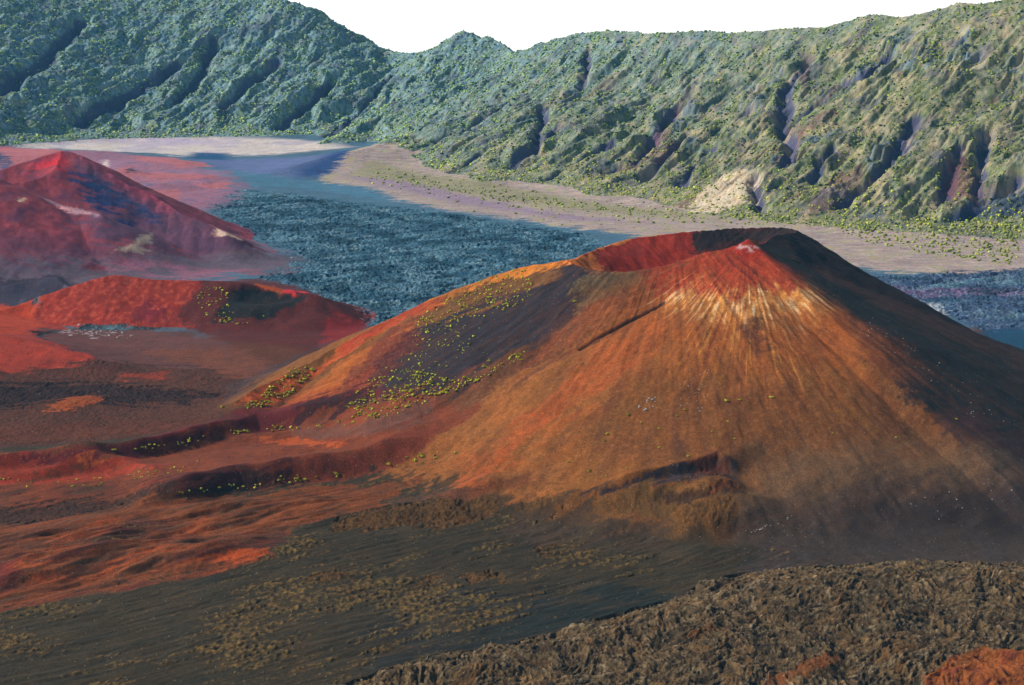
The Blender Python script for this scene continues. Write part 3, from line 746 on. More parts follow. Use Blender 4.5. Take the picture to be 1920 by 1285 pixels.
zone([(480, 818), (560, 822), (650, 828), (640, 836), (520, 834)], (166, 82, 48), 8, 10)
zone([(0, 950), (100, 945), (250, 925), (330, 905), (300, 940), (200, 960), (0, 985), (-200, 990), (-200, 950)], (70, 54, 46), 8, 20, rock=0.8)
zone([(120, 905), (280, 895), (330, 890), (250, 925), (100, 940)], (96, 60, 46), 8, 20, op=0.8)
# orange rolling ground at lower left
zone([(-300, 985), (0, 985), (200, 960), (400, 930), (600, 912), (780, 900), (700, 950), (560, 990), (500, 1030), (400, 1075), (200, 1110), (60, 1135), (-300, 1180)], (120, 70, 34), 8, 14, rock=0.12)
zone([(-300, 985), (0, 985), (200, 960), (400, 930), (600, 912), (700, 950), (560, 990), (500, 1030), (400, 1075), (200, 1110), (60, 1135), (-300, 1180)], (74, 48, 34), 8, 14, op=0.7, tex=sstep(0.05, 0.45, n_str + 0.4 * n_fin))
zone([(300, 960), (480, 925), (640, 925), (760, 915), (680, 960), (520, 985), (400, 1000)], (126, 74, 50), 12, 20, op=0.8)
for q in [[(120, 1000), (230, 985), (200, 1005), (90, 1030)], [(200, 1050), (330, 1015), (340, 1030), (230, 1075), (120, 1085)], [(280, 1070), (420, 1035), (480, 1024), (505, 1030), (480, 1050), (380, 1075)],
          [(0, 1060), (120, 1050), (100, 1085), (-50, 1090)], [(340, 995), (390, 975), (400, 990), (350, 1010)]]:
    zone(q, (156, 78, 34), 16, 20, op=0.75)
zone([(400, 1045), (450, 1032), (500, 1026), (503, 1036), (460, 1052), (400, 1062)], (180, 84, 38), 8, 8)
zone([(180, 1010), (250, 985), (290, 980), (270, 1000), (200, 1030), (170, 1035)], (66, 42, 36), 8, 14, op=0.8, rock=0.3)
zone([(-100, 1050), (40, 1060), (60, 1110), (-100, 1130)], (110, 40, 30), 14, 20, op=0.7)
zone([(700, 960), (760, 930), (900, 910), (800, 940)], (96, 72, 62), 10, 16, op=0.8)
zone([(800, 930), (880, 910), (1000, 890), (1000, 905), (900, 925), (830, 940)], (98, 64, 52), 8, 8, op=0.8)
# scarp crescent before the cone, its face's shade painted dark, and lava knobs
zone([(1080, 925), (1180, 898), (1270, 876), (1340, 856), (1385, 872), (1388, 900), (1300, 898), (1180, 912), (1100, 928)], (54, 52, 58), 4, 6, rock=0.3)
zone([(1300, 868), (1350, 860), (1378, 880), (1370, 895), (1310, 888)], (92, 58, 46), 5, 12, rock=0.9)
zone([(1150, 915), (1260, 900), (1330, 895), (1400, 905), (1450, 930), (1440, 960), (1380, 985), (1300, 985), (1200, 960), (1100, 950)], (92, 70, 50), 10, 14, rock=0.7)
zone([(1245, 918), (1290, 897), (1330, 898), (1350, 910), (1300, 920)], (124, 88, 58), 8, 8, rock=0.1)  # lit top of the mound, painted lighter
zone([(1270, 945), (1360, 935), (1440, 925), (1448, 950), (1390, 980), (1290, 988), (1260, 970)], (106, 76, 48), 5, 8, rock=1.0)
zone([(1340, 900), (1380, 900), (1395, 922), (1330, 925)], (118, 72, 44), 4, 8, rock=1.0)
zone([(1240, 925), (1400, 925), (1440, 925), (1300, 940), (1240, 940)], (60, 50, 50), 5, 8, op=0.7)  # shaded lower side of the mound, painted darker
# knobs in the dark ash
for q in [[(620, 985), (700, 955), (820, 935), (900, 935), (935, 955), (880, 985), (760, 985), (640, 1000)], [(960, 945), (1020, 930), (1060, 940), (1040, 960), (960, 965)],
          [(1120, 990), (1160, 975), (1180, 985), (1150, 1010), (1110, 1005)], [(1000, 1025), (1050, 1010), (1060, 1030), (1010, 1045)], [(870, 1080), (930, 1065), (960, 1085), (880, 1095)],
          [(820, 1165), (860, 1150), (885, 1165), (850, 1185)], [(595, 1075), (640, 1068), (645, 1085), (600, 1090)], [(780, 1090), (840, 1085), (830, 1100), (780, 1100)]]:
    zone(q, (92, 70, 46), 6, 14, rock=1.0)
zone([(940, 975), (1100, 950), (1260, 985), (1240, 1020), (1060, 1035), (940, 1010)], (72, 62, 56), 20, 30, rock=0.5, op=0.8)
zone([(940, 1180), (1000, 1120), (1150, 1100), (1400, 1100), (1380, 1120), (1200, 1170), (1050, 1200), (900, 1230), (760, 1250)], (40, 50, 52), 20, 20, rock=0.0)
zone([(700, 1120), (960, 1110), (980, 1180), (860, 1240), (700, 1260)], (46, 52, 54), 30, 30, rock=0.05, op=0.8)
zone([(1480, 930), (1700, 880), (1860, 890), (1990, 930), (1990, 1000), (1700, 1000), (1500, 1000)], (42, 44, 52), 70, 20, rock=0.02, op=0.5)
zone([(1400, 1030), (1700, 1010), (1990, 1020), (1990, 1060), (1600, 1070), (1400, 1080)], (54, 48, 54), 20, 20, rock=0.05)
zone([(1440, 870), (1700, 850), (1860, 860), (1900, 890), (1700, 900), (1500, 925), (1420, 935)], (112, 86, 66), 60, 16, rock=0.05, op=0.8)
zone([(1820, 860), (1880, 868), (1905, 885), (1890, 895), (1860, 880)], (110, 96, 92), 12, 10, op=0.7)

zone([(1420, 925), (1560, 900), (1700, 880), (1990, 860), (1990, 1080), (1420, 1080), (1380, 1000)], (68, 64, 62), 30, 20, rock=0.04, op=0.85)
zone([(1500, 930), (1700, 890), (1860, 896), (1990, 930), (1990, 985), (1700, 990), (1520, 990)], (44, 46, 54), 80, 24, rock=0.02, op=0.6)
zone([(1400, 850), (1600, 830), (1750, 835), (1860, 850), (1905, 885), (1800, 905), (1640, 925), (1500, 950), (1420, 950)], (106, 82, 64), 70, 10, rock=0.05, op=0.75)
# fore lava
rf = (REG == FORE)
fx = X + 26 * fbm(X / 55, Y / 55, 2, 161); fy = Y + 26 * fbm(X / 55, Y / 55, 2, 165)
sw = ridged(fx / 22, fy / 9, 4, 171)
sw2 = fbm(fx / 24, fy / 24, 4, 181)
mixc(rf * 1.0, alb((102, 86, 66), 1150))
mixc(rf * 0.5 * sstep(0.15, 0.6, sw2), alb((112, 78, 46), 1150))
mixc(rf * sstep(0.0, 0.4, -sw2), alb((74, 64, 54), 1150))
mixc(rf * 0.7 * sstep(0.2, 0.5, fbm(fx / 5, fy / 5, 3, 185)), alb((128, 112, 86), 1150))
mixc(rf * 0.8 * sstep(0.15, 0.5, -fbm(fx / 6, fy / 4, 3, 187)), alb((38, 30, 28), 1150))
mixc(rf * 0.7 * sstep(0.72, 0.92, sw), alb((168, 148, 118), 1150))
ROCK[rf] = 1.0
zone([(1740, 1270), (1790, 1235), (1850, 1222), (2100, 1215), (2100, 1330), (1740, 1330)], (134, 78, 32), 3, 5, rock=0.15)
zone([(1740, 1270), (1790, 1235), (1850, 1222), (2100, 1215), (2100, 1330), (1740, 1330)], (96, 54, 34), 3, 5, op=0.8, tex=sstep(0.0, 0.4, n_fin))
zone([(1425, 1290), (1500, 1245), (1560, 1230), (1570, 1240), (1500, 1275), (1450, 1300)], (116, 72, 40), 4, 8, rock=0.5, op=0.8)
zone([(1280, 1190), (1330, 1170), (1345, 1180), (1290, 1200)], (116, 76, 44), 5, 8, op=0.6)

# crater walls: grey-olive rock, tan scree, purple scars; distance haze and gully shade painted in
rw = (REG == WALL)
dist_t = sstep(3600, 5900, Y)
cw_n, cw_f = alb((136, 144, 120), 4000), alb((118, 150, 154), 5800)  # far wall bluer than near: haze tint in the colour
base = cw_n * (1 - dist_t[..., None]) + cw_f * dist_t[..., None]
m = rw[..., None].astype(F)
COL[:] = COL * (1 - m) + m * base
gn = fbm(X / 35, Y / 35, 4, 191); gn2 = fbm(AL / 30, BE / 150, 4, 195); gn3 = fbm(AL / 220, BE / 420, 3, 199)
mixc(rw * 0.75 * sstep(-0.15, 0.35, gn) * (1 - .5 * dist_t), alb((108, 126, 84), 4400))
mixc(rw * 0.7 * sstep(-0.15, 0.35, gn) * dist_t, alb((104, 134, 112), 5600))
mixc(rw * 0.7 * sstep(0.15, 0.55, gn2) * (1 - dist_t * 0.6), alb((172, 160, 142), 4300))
mixc(rw * 0.75 * sstep(0.12, 0.42, -gn2) * (1 - dist_t), alb((60, 80, 94), 4200))  # dark bluish streaks down the slope: gully shade in the colour
mixc(rw * 0.65 * sstep(0.12, 0.42, -gn2) * dist_t, alb((72, 106, 134), 5700))  # same painted gully shade, bluer on the far wall
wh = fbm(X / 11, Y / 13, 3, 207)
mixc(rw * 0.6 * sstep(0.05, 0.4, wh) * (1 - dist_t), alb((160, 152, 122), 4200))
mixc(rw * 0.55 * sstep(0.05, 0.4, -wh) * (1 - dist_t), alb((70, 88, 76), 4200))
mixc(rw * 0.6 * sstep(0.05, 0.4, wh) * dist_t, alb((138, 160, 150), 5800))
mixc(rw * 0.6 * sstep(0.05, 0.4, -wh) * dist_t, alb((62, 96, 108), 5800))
mixc(rw * 0.7 * sstep(0.2, 0.5, CLIFF) * sstep(-0.1, 0.3, perlin(AL / 14, BE / 80, 203)), alb((110, 132, 146), 4900))
mixc(rw * 0.65 * sstep(0.45, 0.6, gn3 + 0.25 * gn2) * (1 - dist_t), alb((116, 92, 98), 4000))
mixc(rw * 0.9 * sstep(0.2, 0.6, RAV), alb((82, 90, 120), 4300))  # ravines painted blue-purple for their shade
mixc(rw * 0.55 * sstep(0.15, 0.4, fbm(X / 55, Y / 75, 4, 209)) * (1 - dist_t), alb((182, 168, 140), 4200))
mixc(rw * 0.5 * sstep(0.2, 0.45, -fbm(X / 75, Y / 95, 4, 210)), alb((96, 100, 118), 4500))
ROCK[rw] = 0.8
zone([(1345, 330), (1400, 315), (1415, 345), (1420, 385), (1370, 395), (1310, 395), (1290, 385), (1320, 350)], (206, 190, 165), 10, 20, op=0.85, rock=0.3)
zone([(1770, 350), (1780, 300), (1800, 280), (1820, 300), (1840, 340), (1830, 385), (1780, 385)], (112, 76, 84), 5, 14, op=0.65, rock=0.4)
zone([(1780, 410), (1850, 378), (1920, 352), (1990, 340), (1990, 395), (1880, 412)], (64, 84, 112), 5, 8, op=0.8, rock=0.2)  # this band and the next: dark blue ridge shade painted in
zone([(1590, 410), (1640, 392), (1665, 384), (1655, 402)], (64, 84, 112), 5, 8, op=0.7, rock=0.2)
for q in [[(1210, 290), (1265, 205), (1270, 210), (1230, 290)], [(1480, 155), (1520, 125), (1510, 165), (1485, 165)], [(1480, 240), (1510, 245), (1495, 262)], [(1225, 300), (1275, 262), (1260, 290)]]:
    zone(q, (116, 88, 100), 5, 10, op=0.6, rock=0.3)
print("colours", time.time() - T0)

# ------------------------------------------------------------------ surface relief
lav = ridged(X / 26 + 0.6 * n_mid, Y / 26 + 0.6 * n_fin, 4, 211, 0.6)
lav2 = ridged(X / 8, Y / 8, 3, 221, 0.6)
R = np.clip(ROCK, 0, 1)
Rh = sstep(0.45, 1.0, R)
far = sstep(2000, 2600, Y)
lavf = ridged(X / 55 + 0.8 * n_mid, Y / 45 + 0.8 * n_fin, 4, 215, 0.62)
DISP += Rh * (1 - rw) * (3.0 + 1.0 * far) * (lav - 0.55)
DISP += Rh * (1 - rw) * far * (5.0 * (lavf - 0.55) + 5.0 * (ridged(px1 / 160 + n_mid * .3, py1 / 40, 3, 217) - 0.5))
DISP += Rh * (1 - rw) * (1.1 + 0.5 * far) * (lav2 - 0.5)
DISP += rf * (3.2 * (sw - 0.5) + 4.6 * fbm(X / 45, Y / 30, 3, 233) + 1.2 * sw2 + 0.7 * ridged(fx / 5, fy / 3, 2, 231))
DISP += rw * (2.4 + 1.6 * sstep(4800, 5600, Y)) * fbm(X / 12, Y / 12, 3, 241, 0.7)
sm = (1 - Rh) * (~rw)
DISP += sm * (0.5 * fbm(X / 30, Y / 30, 3, 251) + 0.10 * n_fin)
# rills on the cone
DISP += rcn * sm * (1.0 * fbm(th2 * 22, rr2 / 140, 3, 261) * sstep(60, 130, rr2) + 0.7 * st * sstep(15, 60, rr) * (1 - sstep(250, 400, rr)))
# outcrops poking out of the near ash plain
ashm = (REG == FLOOR) * (Y < 1560) * (1 - sstep(0.5, 0.8, R))
wl = np.asarray(1 - sstep(200, 330, X))
_q, _ = cast([(-300, 1010), (0, 1000), (200, 978), (330, 952), (480, 935), (640, 925), (780, 915), (700, 950), (560, 990), (500, 1030), (400, 1070), (200, 1105), (60, 1130), (-300, 1175)])
_s = sub(1150, 1700)
_d, _, _ = pl_dist(X[_s], Y[_s], _q, True)
oran = np.zeros(X.shape, F); oran[_s] = np.where(inside(X[_s], Y[_s], _q), sstep(0, 25, _d), 0)
DISP += oran * (7.0 * fbm(px1 / 120, py1 / 34, 3, 289) + 1.6 * ridged(px1 / 60, py1 / 14, 3, 293))
fq, fok = cast([(1247, 567), (1215, 585), (1150, 618), (1088, 653)])
_s = sub(fq[:, 1].min() - 20, fq[:, 1].max() + 20)
_d, _, _ = pl_dist(wx[_s] * 0.25 + X[_s] * 0.75, wy[_s] * 0.25 + Y[_s] * 0.75, fq)
DISP[_s] -= (4.5 * np.exp(-(_d / 2.2) ** 2)).astype(F)
mixc(0.85 * np.exp(-(_d / 2.4) ** 2), alb((40, 30, 32), 1750), _s)
oc = 0.5 * fbm(px1 / 85, py1 / 17, 5, 271, 0.65) + 0.55 * (ridged(px1 / 75 + .4 * n_mid, py1 / 12 + .25 * n_fin, 4, 275, 0.65) - 0.45)
oc = oc + 0.12 * n_hf
oc_z = sstep(0.06, 0.32, oc + 0.42 * fbm(X / 120, Y / 120, 2, 281) - 0.16 * sstep(-20, 120, X)) * ashm * wl * (1 - sstep(0.055, 0.085, COL[..., 0]))
DISP += oc_z * (1.2 + 1.6 * (lav2 - 0.45) + 0.6 * n_hf)
mixc(oc_z * 0.9 * sstep(-0.5, 0.15, n_fin + 0.1), alb((90, 76, 52), 1250))
mixc(oc_z * 0.6 * sstep(0.1, 0.4, n_hf), alb((112, 90, 60), 1250))
mixc(oc_z * 0.7 * sstep(0.1, 0.4, -n_hf), alb((40, 36, 34), 1250))
mixc(ashm * wl * (1 - oc_z) * 0.5 * sstep(0.0, 0.5, fbm(px1 / 90, py1 / 12, 3, 283)), alb((44, 50, 48), 1250))
DISP += ashm * wl * (1 - oc_z) * 1.3 * ridged(px1 / 55 + .4 * n_mid, py1 / 11, 3, 287)
mixc(ashm * wl * (1 - oc_z) * 0.4 * sstep(0.1, 0.5, -fbm(px1 / 70, py1 / 16, 3, 285)), alb((74, 66, 56), 1250))
ROCK = np.maximum(ROCK, oc_z * 0.9)
Z = (Zs + DISP).astype(F)
# far lava: silvery flow tops and dark clinker in winding belts
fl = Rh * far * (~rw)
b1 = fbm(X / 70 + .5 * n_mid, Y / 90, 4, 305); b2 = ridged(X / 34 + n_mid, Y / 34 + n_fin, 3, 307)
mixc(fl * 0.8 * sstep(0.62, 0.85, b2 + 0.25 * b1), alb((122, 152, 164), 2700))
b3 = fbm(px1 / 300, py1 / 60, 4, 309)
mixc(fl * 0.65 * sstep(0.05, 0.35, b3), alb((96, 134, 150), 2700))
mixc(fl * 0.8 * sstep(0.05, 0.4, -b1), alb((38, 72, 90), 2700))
# colour break-up
v = 1 + 0.14 * n_big + 0.18 * n_mid + 0.18 * n_fin + 0.10 * n_str + 0.10 * n_hf
hue = fbm(X / 25, Y / 25, 3, 291)
COL *= v[..., None]
COL[..., 0] *= 1 + 0.10 * hue; COL[..., 2] *= 1 - 0.10 * hue
# broken lava: colour paler on the crests, darker in the gaps
lv = Rh * (~rw)
COL *= (1 + lv * 0.55 * (lav2 - 0.5) + lv * 0.5 * (lav - 0.6))[..., None]
spk = perlin(X / 2.2, Y / 3.0, 301)
COL = np.clip(COL, 0.004, 0.85)
print("relief", time.time() - T0)

# ------------------------------------------------------------------ terrain meshes
def nd(nt, t, **kw):
    n = nt.nodes.new(t)
    for k, v_ in kw.items(): setattr(n, k, v_)
    return n
def terrain_material(name, rough_lo, bump_s):
    m = bpy.data.materials.new(name); m.use_nodes = True
    nt = m.node_tree; nt.nodes.clear(); LK = nt.links.new
    out = nd(nt, "ShaderNodeOutputMaterial"); bs = nd(nt, "ShaderNodeBsdfPrincipled")
    bs.inputs['Specular IOR Level'].default_value = 0.15
    bs.inputs['Roughness'].default_value = rough_lo
    at = nd(nt, "ShaderNodeAttribute", attribute_name="ground_colour")
    ar = nd(nt, "ShaderNodeAttribute", attribute_name="rockiness")
    geo = nd(nt, "ShaderNodeNewGeometry")
    n1 = nd(nt, "ShaderNodeTexNoise"); n1.inputs['Scale'].default_value = 0.55; n1.inputs['Detail'].default_value = 5; n1.inputs['Roughness'].default_value = 0.65
    n2 = nd(nt, "ShaderNodeTexVoronoi"); n2.inputs['Scale'].default_value = 0.42
    LK(geo.outputs['Position'], n1.inputs['Vector']); LK(geo.outputs['Position'], n2.inputs['Vector'])
    mr = nd(nt, "ShaderNodeMapRange"); mr.inputs['From Min'].default_value = 0.3; mr.inputs['From Max'].default_value = 0.7
    mr.inputs['To Min'].default_value = 0.55; mr.inputs['To Max'].default_value = 1.48
    LK(n1.outputs['Fac'], mr.inputs['Value'])
    sc = nd(nt, "ShaderNodeVectorMath", operation='SCALE')
    LK(at.outputs['Color'], sc.inputs[0]); LK(mr.outputs[0], sc.inputs['Scale'])
    # scattered pale pebbles
    lt = nd(nt, "ShaderNodeMath", operation='LESS_THAN'); lt.inputs[1].default_value = 0.16
    LK(n2.outputs['Distance'], lt.inputs[0])
    rnd = nd(nt, "ShaderNodeSeparateColor"); LK(n2.outputs['Color'], rnd.inputs[0])
    gt = nd(nt, "ShaderNodeMath", operation='GREATER_THAN'); gt.inputs[1].default_value = 0.93
    LK(rnd.outputs[0], gt.inputs[0])
    mu = nd(nt, "ShaderNodeMath", operation='MULTIPLY'); LK(lt.outputs[0], mu.inputs[0]); LK(gt.outputs[0], mu.inputs[1])
    mx = nd(nt, "ShaderNodeMix", data_type='RGBA'); mx.inputs['B'].default_value = (0.42, 0.36, 0.30, 1)
    m2 = nd(nt, "ShaderNodeMath", operation='MULTIPLY'); LK(mu.outputs[0], m2.inputs[0]); m2.inputs[1].default_value = 0.7
    LK(m2.outputs[0], mx.inputs['Factor']); LK(sc.outputs[0], mx.inputs['A'])
    LK(mx.outputs['Result'], bs.inputs['Base Color'])
    bp = nd(nt, "ShaderNodeBump"); bp.inputs['Distance'].default_value = bump_s
    ms = nd(nt, "ShaderNodeMapRange"); ms.inputs['To Min'].default_value = 0.25; ms.inputs['To Max'].default_value = 1.0
    LK(ar.outputs['Fac'], ms.inputs['Value']); LK(ms.outputs[0], bp.inputs['Strength'])
    LK(n1.outputs['Fac'], bp.inputs['Height']); LK(bp.outputs[0], bs.inputs['Normal'])
    LK(bs.outputs[0], out.inputs['Surface'])
    return m
M_ash = terrain_material("volcanic_ash", 0.95, 1.6)
M_lava = terrain_material("broken_lava", 0.9, 2.2)
M_wall = terrain_material("wall_rock", 0.95, 3.0)

fi_ = np.arange(NY - 1)[:, None]; fj_ = np.arange(NS - 1)[None, :]
Q00 = fi_ * NS + fj_
QR = REG[:-1, :-1]
XYZ = np.stack([X, Y, Z], -1).reshape(-1, 3)
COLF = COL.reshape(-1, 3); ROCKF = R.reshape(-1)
# analytic vertex normals so that the pieces join without a seam
def piece(name, mask, mat):
    q = Q00[mask].ravel()
    if len(q) == 0: return None
    quads = np.stack([q, q + 1, q + NS + 1, q + NS], 1)
    used = np.zeros(NS * NY, bool); used[quads.ravel()] = True
    remap = np.cumsum(used) - 1
    quads = remap[quads].astype(np.int32)
    idx = np.nonzero(used)[0]
    me = bpy.data.meshes.new(name)
    me.vertices.add(len(idx)); me.vertices.foreach_set("co", XYZ[idx].astype(F).ravel())
    nq = len(quads)
    me.loops.add(nq * 4); me.loops.foreach_set("vertex_index", quads.ravel())
    me.polygons.add(nq)
    me.polygons.foreach_set("loop_start", np.arange(0, nq * 4, 4, dtype=np.int32))
    me.polygons.foreach_set("use_smooth", np.ones(nq, bool))
    me.update(calc_edges=True)
    c = np.ones((len(idx), 4), F); c[:, :3] = COLF[idx]
    a = me.attributes.new("ground_colour", 'FLOAT_COLOR', 'POINT'); a.data.foreach_set("color", c.ravel())
    a = me.attributes.new("rockiness", 'FLOAT', 'POINT'); a.data.foreach_set("value", ROCKF[idx].astype(F))
    me.materials.append(mat)
    o = bpy.data.objects.new(name, me); scene.collection.objects.link(o)
    o['kind'] = 'structure'
    return o
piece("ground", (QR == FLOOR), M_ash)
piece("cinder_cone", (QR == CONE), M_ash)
piece("red_cinder_hill", (QR == LCONE), M_ash)
piece("red_crater_ridge", (QR == REDC), M_ash)
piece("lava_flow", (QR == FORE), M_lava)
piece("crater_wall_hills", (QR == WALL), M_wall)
print("terrain built", time.time() - T0)

# ------------------------------------------------------------------ plants and stones
rng = np.random.RandomState(7)
def foliage_material(name, tint):
    m = bpy.data.materials.new(name); m.use_nodes = True
    nt = m.node_tree; bs = nt.nodes["Principled BSDF"]
    bs.inputs['Roughness'].default_value = 0.85; bs.inputs['Specular IOR Level'].default_value = 0.1
    at = nd(nt, "ShaderNodeAttribute", attribute_name="leaf_colour")
    oi = nd(nt, "ShaderNodeObjectInfo")
    hs = nd(nt, "ShaderNodeHueSaturation")
    mr = nd(nt, "ShaderNodeMapRange"); mr.inputs['To Min'].default_value = 0.485; mr.inputs['To Max'].default_value = 0.525
    m3 = nd(nt, "ShaderNodeMapRange"); m3.inputs['To Min'].default_value = 0.6 * tint; m3.inputs['To Max'].default_value = 1.2 * tint
    nt.links.new(oi.outputs['Random'], mr.inputs['Value']); nt.links.new(mr.outputs[0], hs.inputs['Hue'])
    nt.links.new(oi.outputs['Random'], m3.inputs['Value']); nt.links.new(m3.outputs[0], hs.inputs['Value'])
    nt.links.new(at.outputs['Color'], hs.inputs['Color'])
    nt.links.new(hs.outputs[0], bs.inputs['Base Color'])
    return m
M_leaf = foliage_material("shrub_leaves", 1.0)
M_scrub = foliage_material("scrub_leaves", 1.0)
M_twig = bpy.data.materials.new("twig_bark"); M_twig.use_nodes = True
_b = M_twig.node_tree.nodes["Principled BSDF"]; _b.inputs['Roughness'].default_value = 0.9
_n = nd(M_twig.node_tree, "ShaderNodeTexNoise"); _r = nd(M_twig.node_tree, "ShaderNodeValToRGB")
_n.inputs['Scale'].default_value = 6
_r.color_ramp.elements[0].color = (0.05, 0.035, 0.025, 1); _r.color_ramp.elements[1].color = (0.16, 0.12, 0.09, 1)
M_twig.node_tree.links.new(_n.outputs['Fac'], _r.inputs[0]); M_twig.node_tree.links.new(_r.outputs[0], _b.inputs['Base Color'])
M_stone = bpy.data.materials.new("pale_stone"); M_stone.use_nodes = True
_b = M_stone.node_tree.nodes["Principled BSDF"]; _b.inputs['Roughness'].default_value = 0.9
_n = nd(M_stone.node_tree, "ShaderNodeTexNoise"); _r = nd(M_stone.node_tree, "ShaderNodeValToRGB")
_n.inputs['Scale'].default_value = 1.5; _n.inputs['Detail'].default_value = 5
_r.color_ramp.elements[0].color = (0.16, 0.13, 0.12, 1); _r.color_ramp.elements[1].color = (0.46, 0.40, 0.35, 1)
_g = nd(M_stone.node_tree, "ShaderNodeNewGeometry"); M_stone.node_tree.links.new(_g.outputs['Position'], _n.inputs['Vector'])
M_stone.node_tree.links.new(_n.outputs['Fac'], _r.inputs[0]); M_stone.node_tree.links.new(_r.outputs[0], _b.inputs['Base Color'])

def mesh_np(name, V, T, mat, col=None, smooth=False):
    me = bpy.data.meshes.new(name)
    k = T.shape[1]
    me.vertices.add(len(V)); me.vertices.foreach_set("co", V.astype(F).ravel())
    me.loops.add(len(T) * k); me.loops.foreach_set("vertex_index", T.astype(np.int32).ravel())
    me.polygons.add(len(T)); me.polygons.foreach_set("loop_start", np.arange(0, len(T) * k, k, dtype=np.int32))
    if smooth: me.polygons.foreach_set("use_smooth", np.ones(len(T), bool))
    me.update(calc_edges=True)
    if col is not None:
        c = np.ones((len(V), 4), F); c[:, :3] = col
        a = me.attributes.new("leaf_colour", 'FLOAT_COLOR', 'POINT'); a.data.foreach_set("color", c.ravel())
    me.materials.append(mat)
    return me
_p = (1 + 5 ** 0.5) / 2
ICO_V = np.array([(-1, _p, 0), (1, _p, 0), (-1, -_p, 0), (1, -_p, 0), (0, -1, _p), (0, 1, _p), (0, -1, -_p), (0, 1, -_p), (_p, 0, -1), (_p, 0, 1), (-_p, 0, -1), (-_p, 0, 1)]) / math.hypot(1, _p)
ICO_F = np.array([(0, 11, 5), (0, 5, 1), (0, 1, 7), (0, 7, 10), (0, 10, 11), (1, 5, 9), (5, 11, 4), (11, 10, 2), (10, 7, 6), (7, 1, 8), (3, 9, 4), (3, 4, 2), (3, 2, 6), (3, 6, 8), (3, 8, 9), (4, 9, 5), (2, 4, 11), (6, 2, 10), (8, 6, 7), (9, 8, 1)])
def shrub_shape(r, seed, n=90):
    """unit shrub: leaf clumps spread over an uneven dome, a few gaps; and its stems"""
    g = np.random.RandomState(seed)
    lobes = [(g.uniform(-.45, .45), g.uniform(-.45, .45), g.uniform(.25, .6), g.uniform(.35, .6)) for _ in range(5)]
    V = []; T = []; C = []
    for i in range(n):
        lx, ly, lz, lr = lobes[g.randint(5)]
        d = g.normal(size=3); d /= np.linalg.norm(d); d[2] = abs(d[2]) * 0.9 - 0.15
        c = np.array([lx, ly, lz]) + d * lr * g.uniform(.75, 1.05)
        c[2] = max(c[2], 0.05)
        s = g.uniform(.09, .2)
        nrm = d + g.normal(size=3) * .5; nrm /= np.linalg.norm(nrm)
        a = np.cross(nrm, g.normal(size=3)); a /= np.linalg.norm(a); b = np.cross(nrm, a)
        k = len(V)
        for q in range(5):
            an = q * 2 * math.pi / 5 + g.uniform(-.3, .3)
            V.append(c + (a * math.cos(an) + b * math.sin(an)) * s * g.uniform(.7, 1.2) + nrm * g.uniform(-.03, .03))
        V.append(c + nrm * s * 0.45)
        for q in range(5): T.append((k + q, k + (q + 1) % 5, k + 5))
        tone = g.uniform(.65, 1.2); yl = g.uniform(0, 1)
        cc = np.array([.38 + .20 * yl, .35 + .10 * yl, .022 + .01 * yl]) * tone
        C += [cc] * 6
    SV = []; ST = []
    for i in range(6):
        lx, ly, lz, lr = lobes[i % 5]
        p0 = np.array([g.uniform(-.08, .08), g.uniform(-.08, .08), -.15]); p1 = np.array([lx, ly, lz])
        ax = (p1 - p0) / np.linalg.norm(p1 - p0); a = np.cross(ax, (0.3, 1, 0.1)); a /= np.linalg.norm(a); b = np.cross(ax, a)
        k = len(SV)
        for (pp, rr_) in ((p0, .05), ((p0 + p1) / 2 + g.normal(size=3) * .03, .035), (p1, .015)):
            for q in range(5):
                an = q * 2 * math.pi / 5; SV.append(pp + (a * math.cos(an) + b * math.sin(an)) * rr_)
        for lv_ in range(2):
            for q in range(5):
                i0 = k + lv_ * 5 + q; i1 = k + lv_ * 5 + (q + 1) % 5
                ST.append((i0, i1, i1 + 5)); ST.append((i0, i1 + 5, i0 + 5))
    return np.array(V), np.array(T), np.array(C), np.array(SV), np.array(ST)
SHAPES = [shrub_shape(1, 900 + i) for i in range(6)]
LEAF_ME = [mesh_np("foliage", s_[0], s_[1], M_leaf, s_[2]) for s_ in SHAPES]
TWIG_ME = [mesh_np("stem", s_[3], s_[4], M_twig) for s_ in SHAPES]
def merged(i):
    s_ = SHAPES[i]
    V = np.vstack([s_[0], s_[3]]); T = np.vstack([s_[1], s_[4] + len(s_[0])])
    me = mesh_np("shrub", V, T, M_leaf, np.vstack([s_[2], np.full((len(s_[3]), 3), .06)]))
    return me
ONE_ME = [merged(i) for i in range(6)]

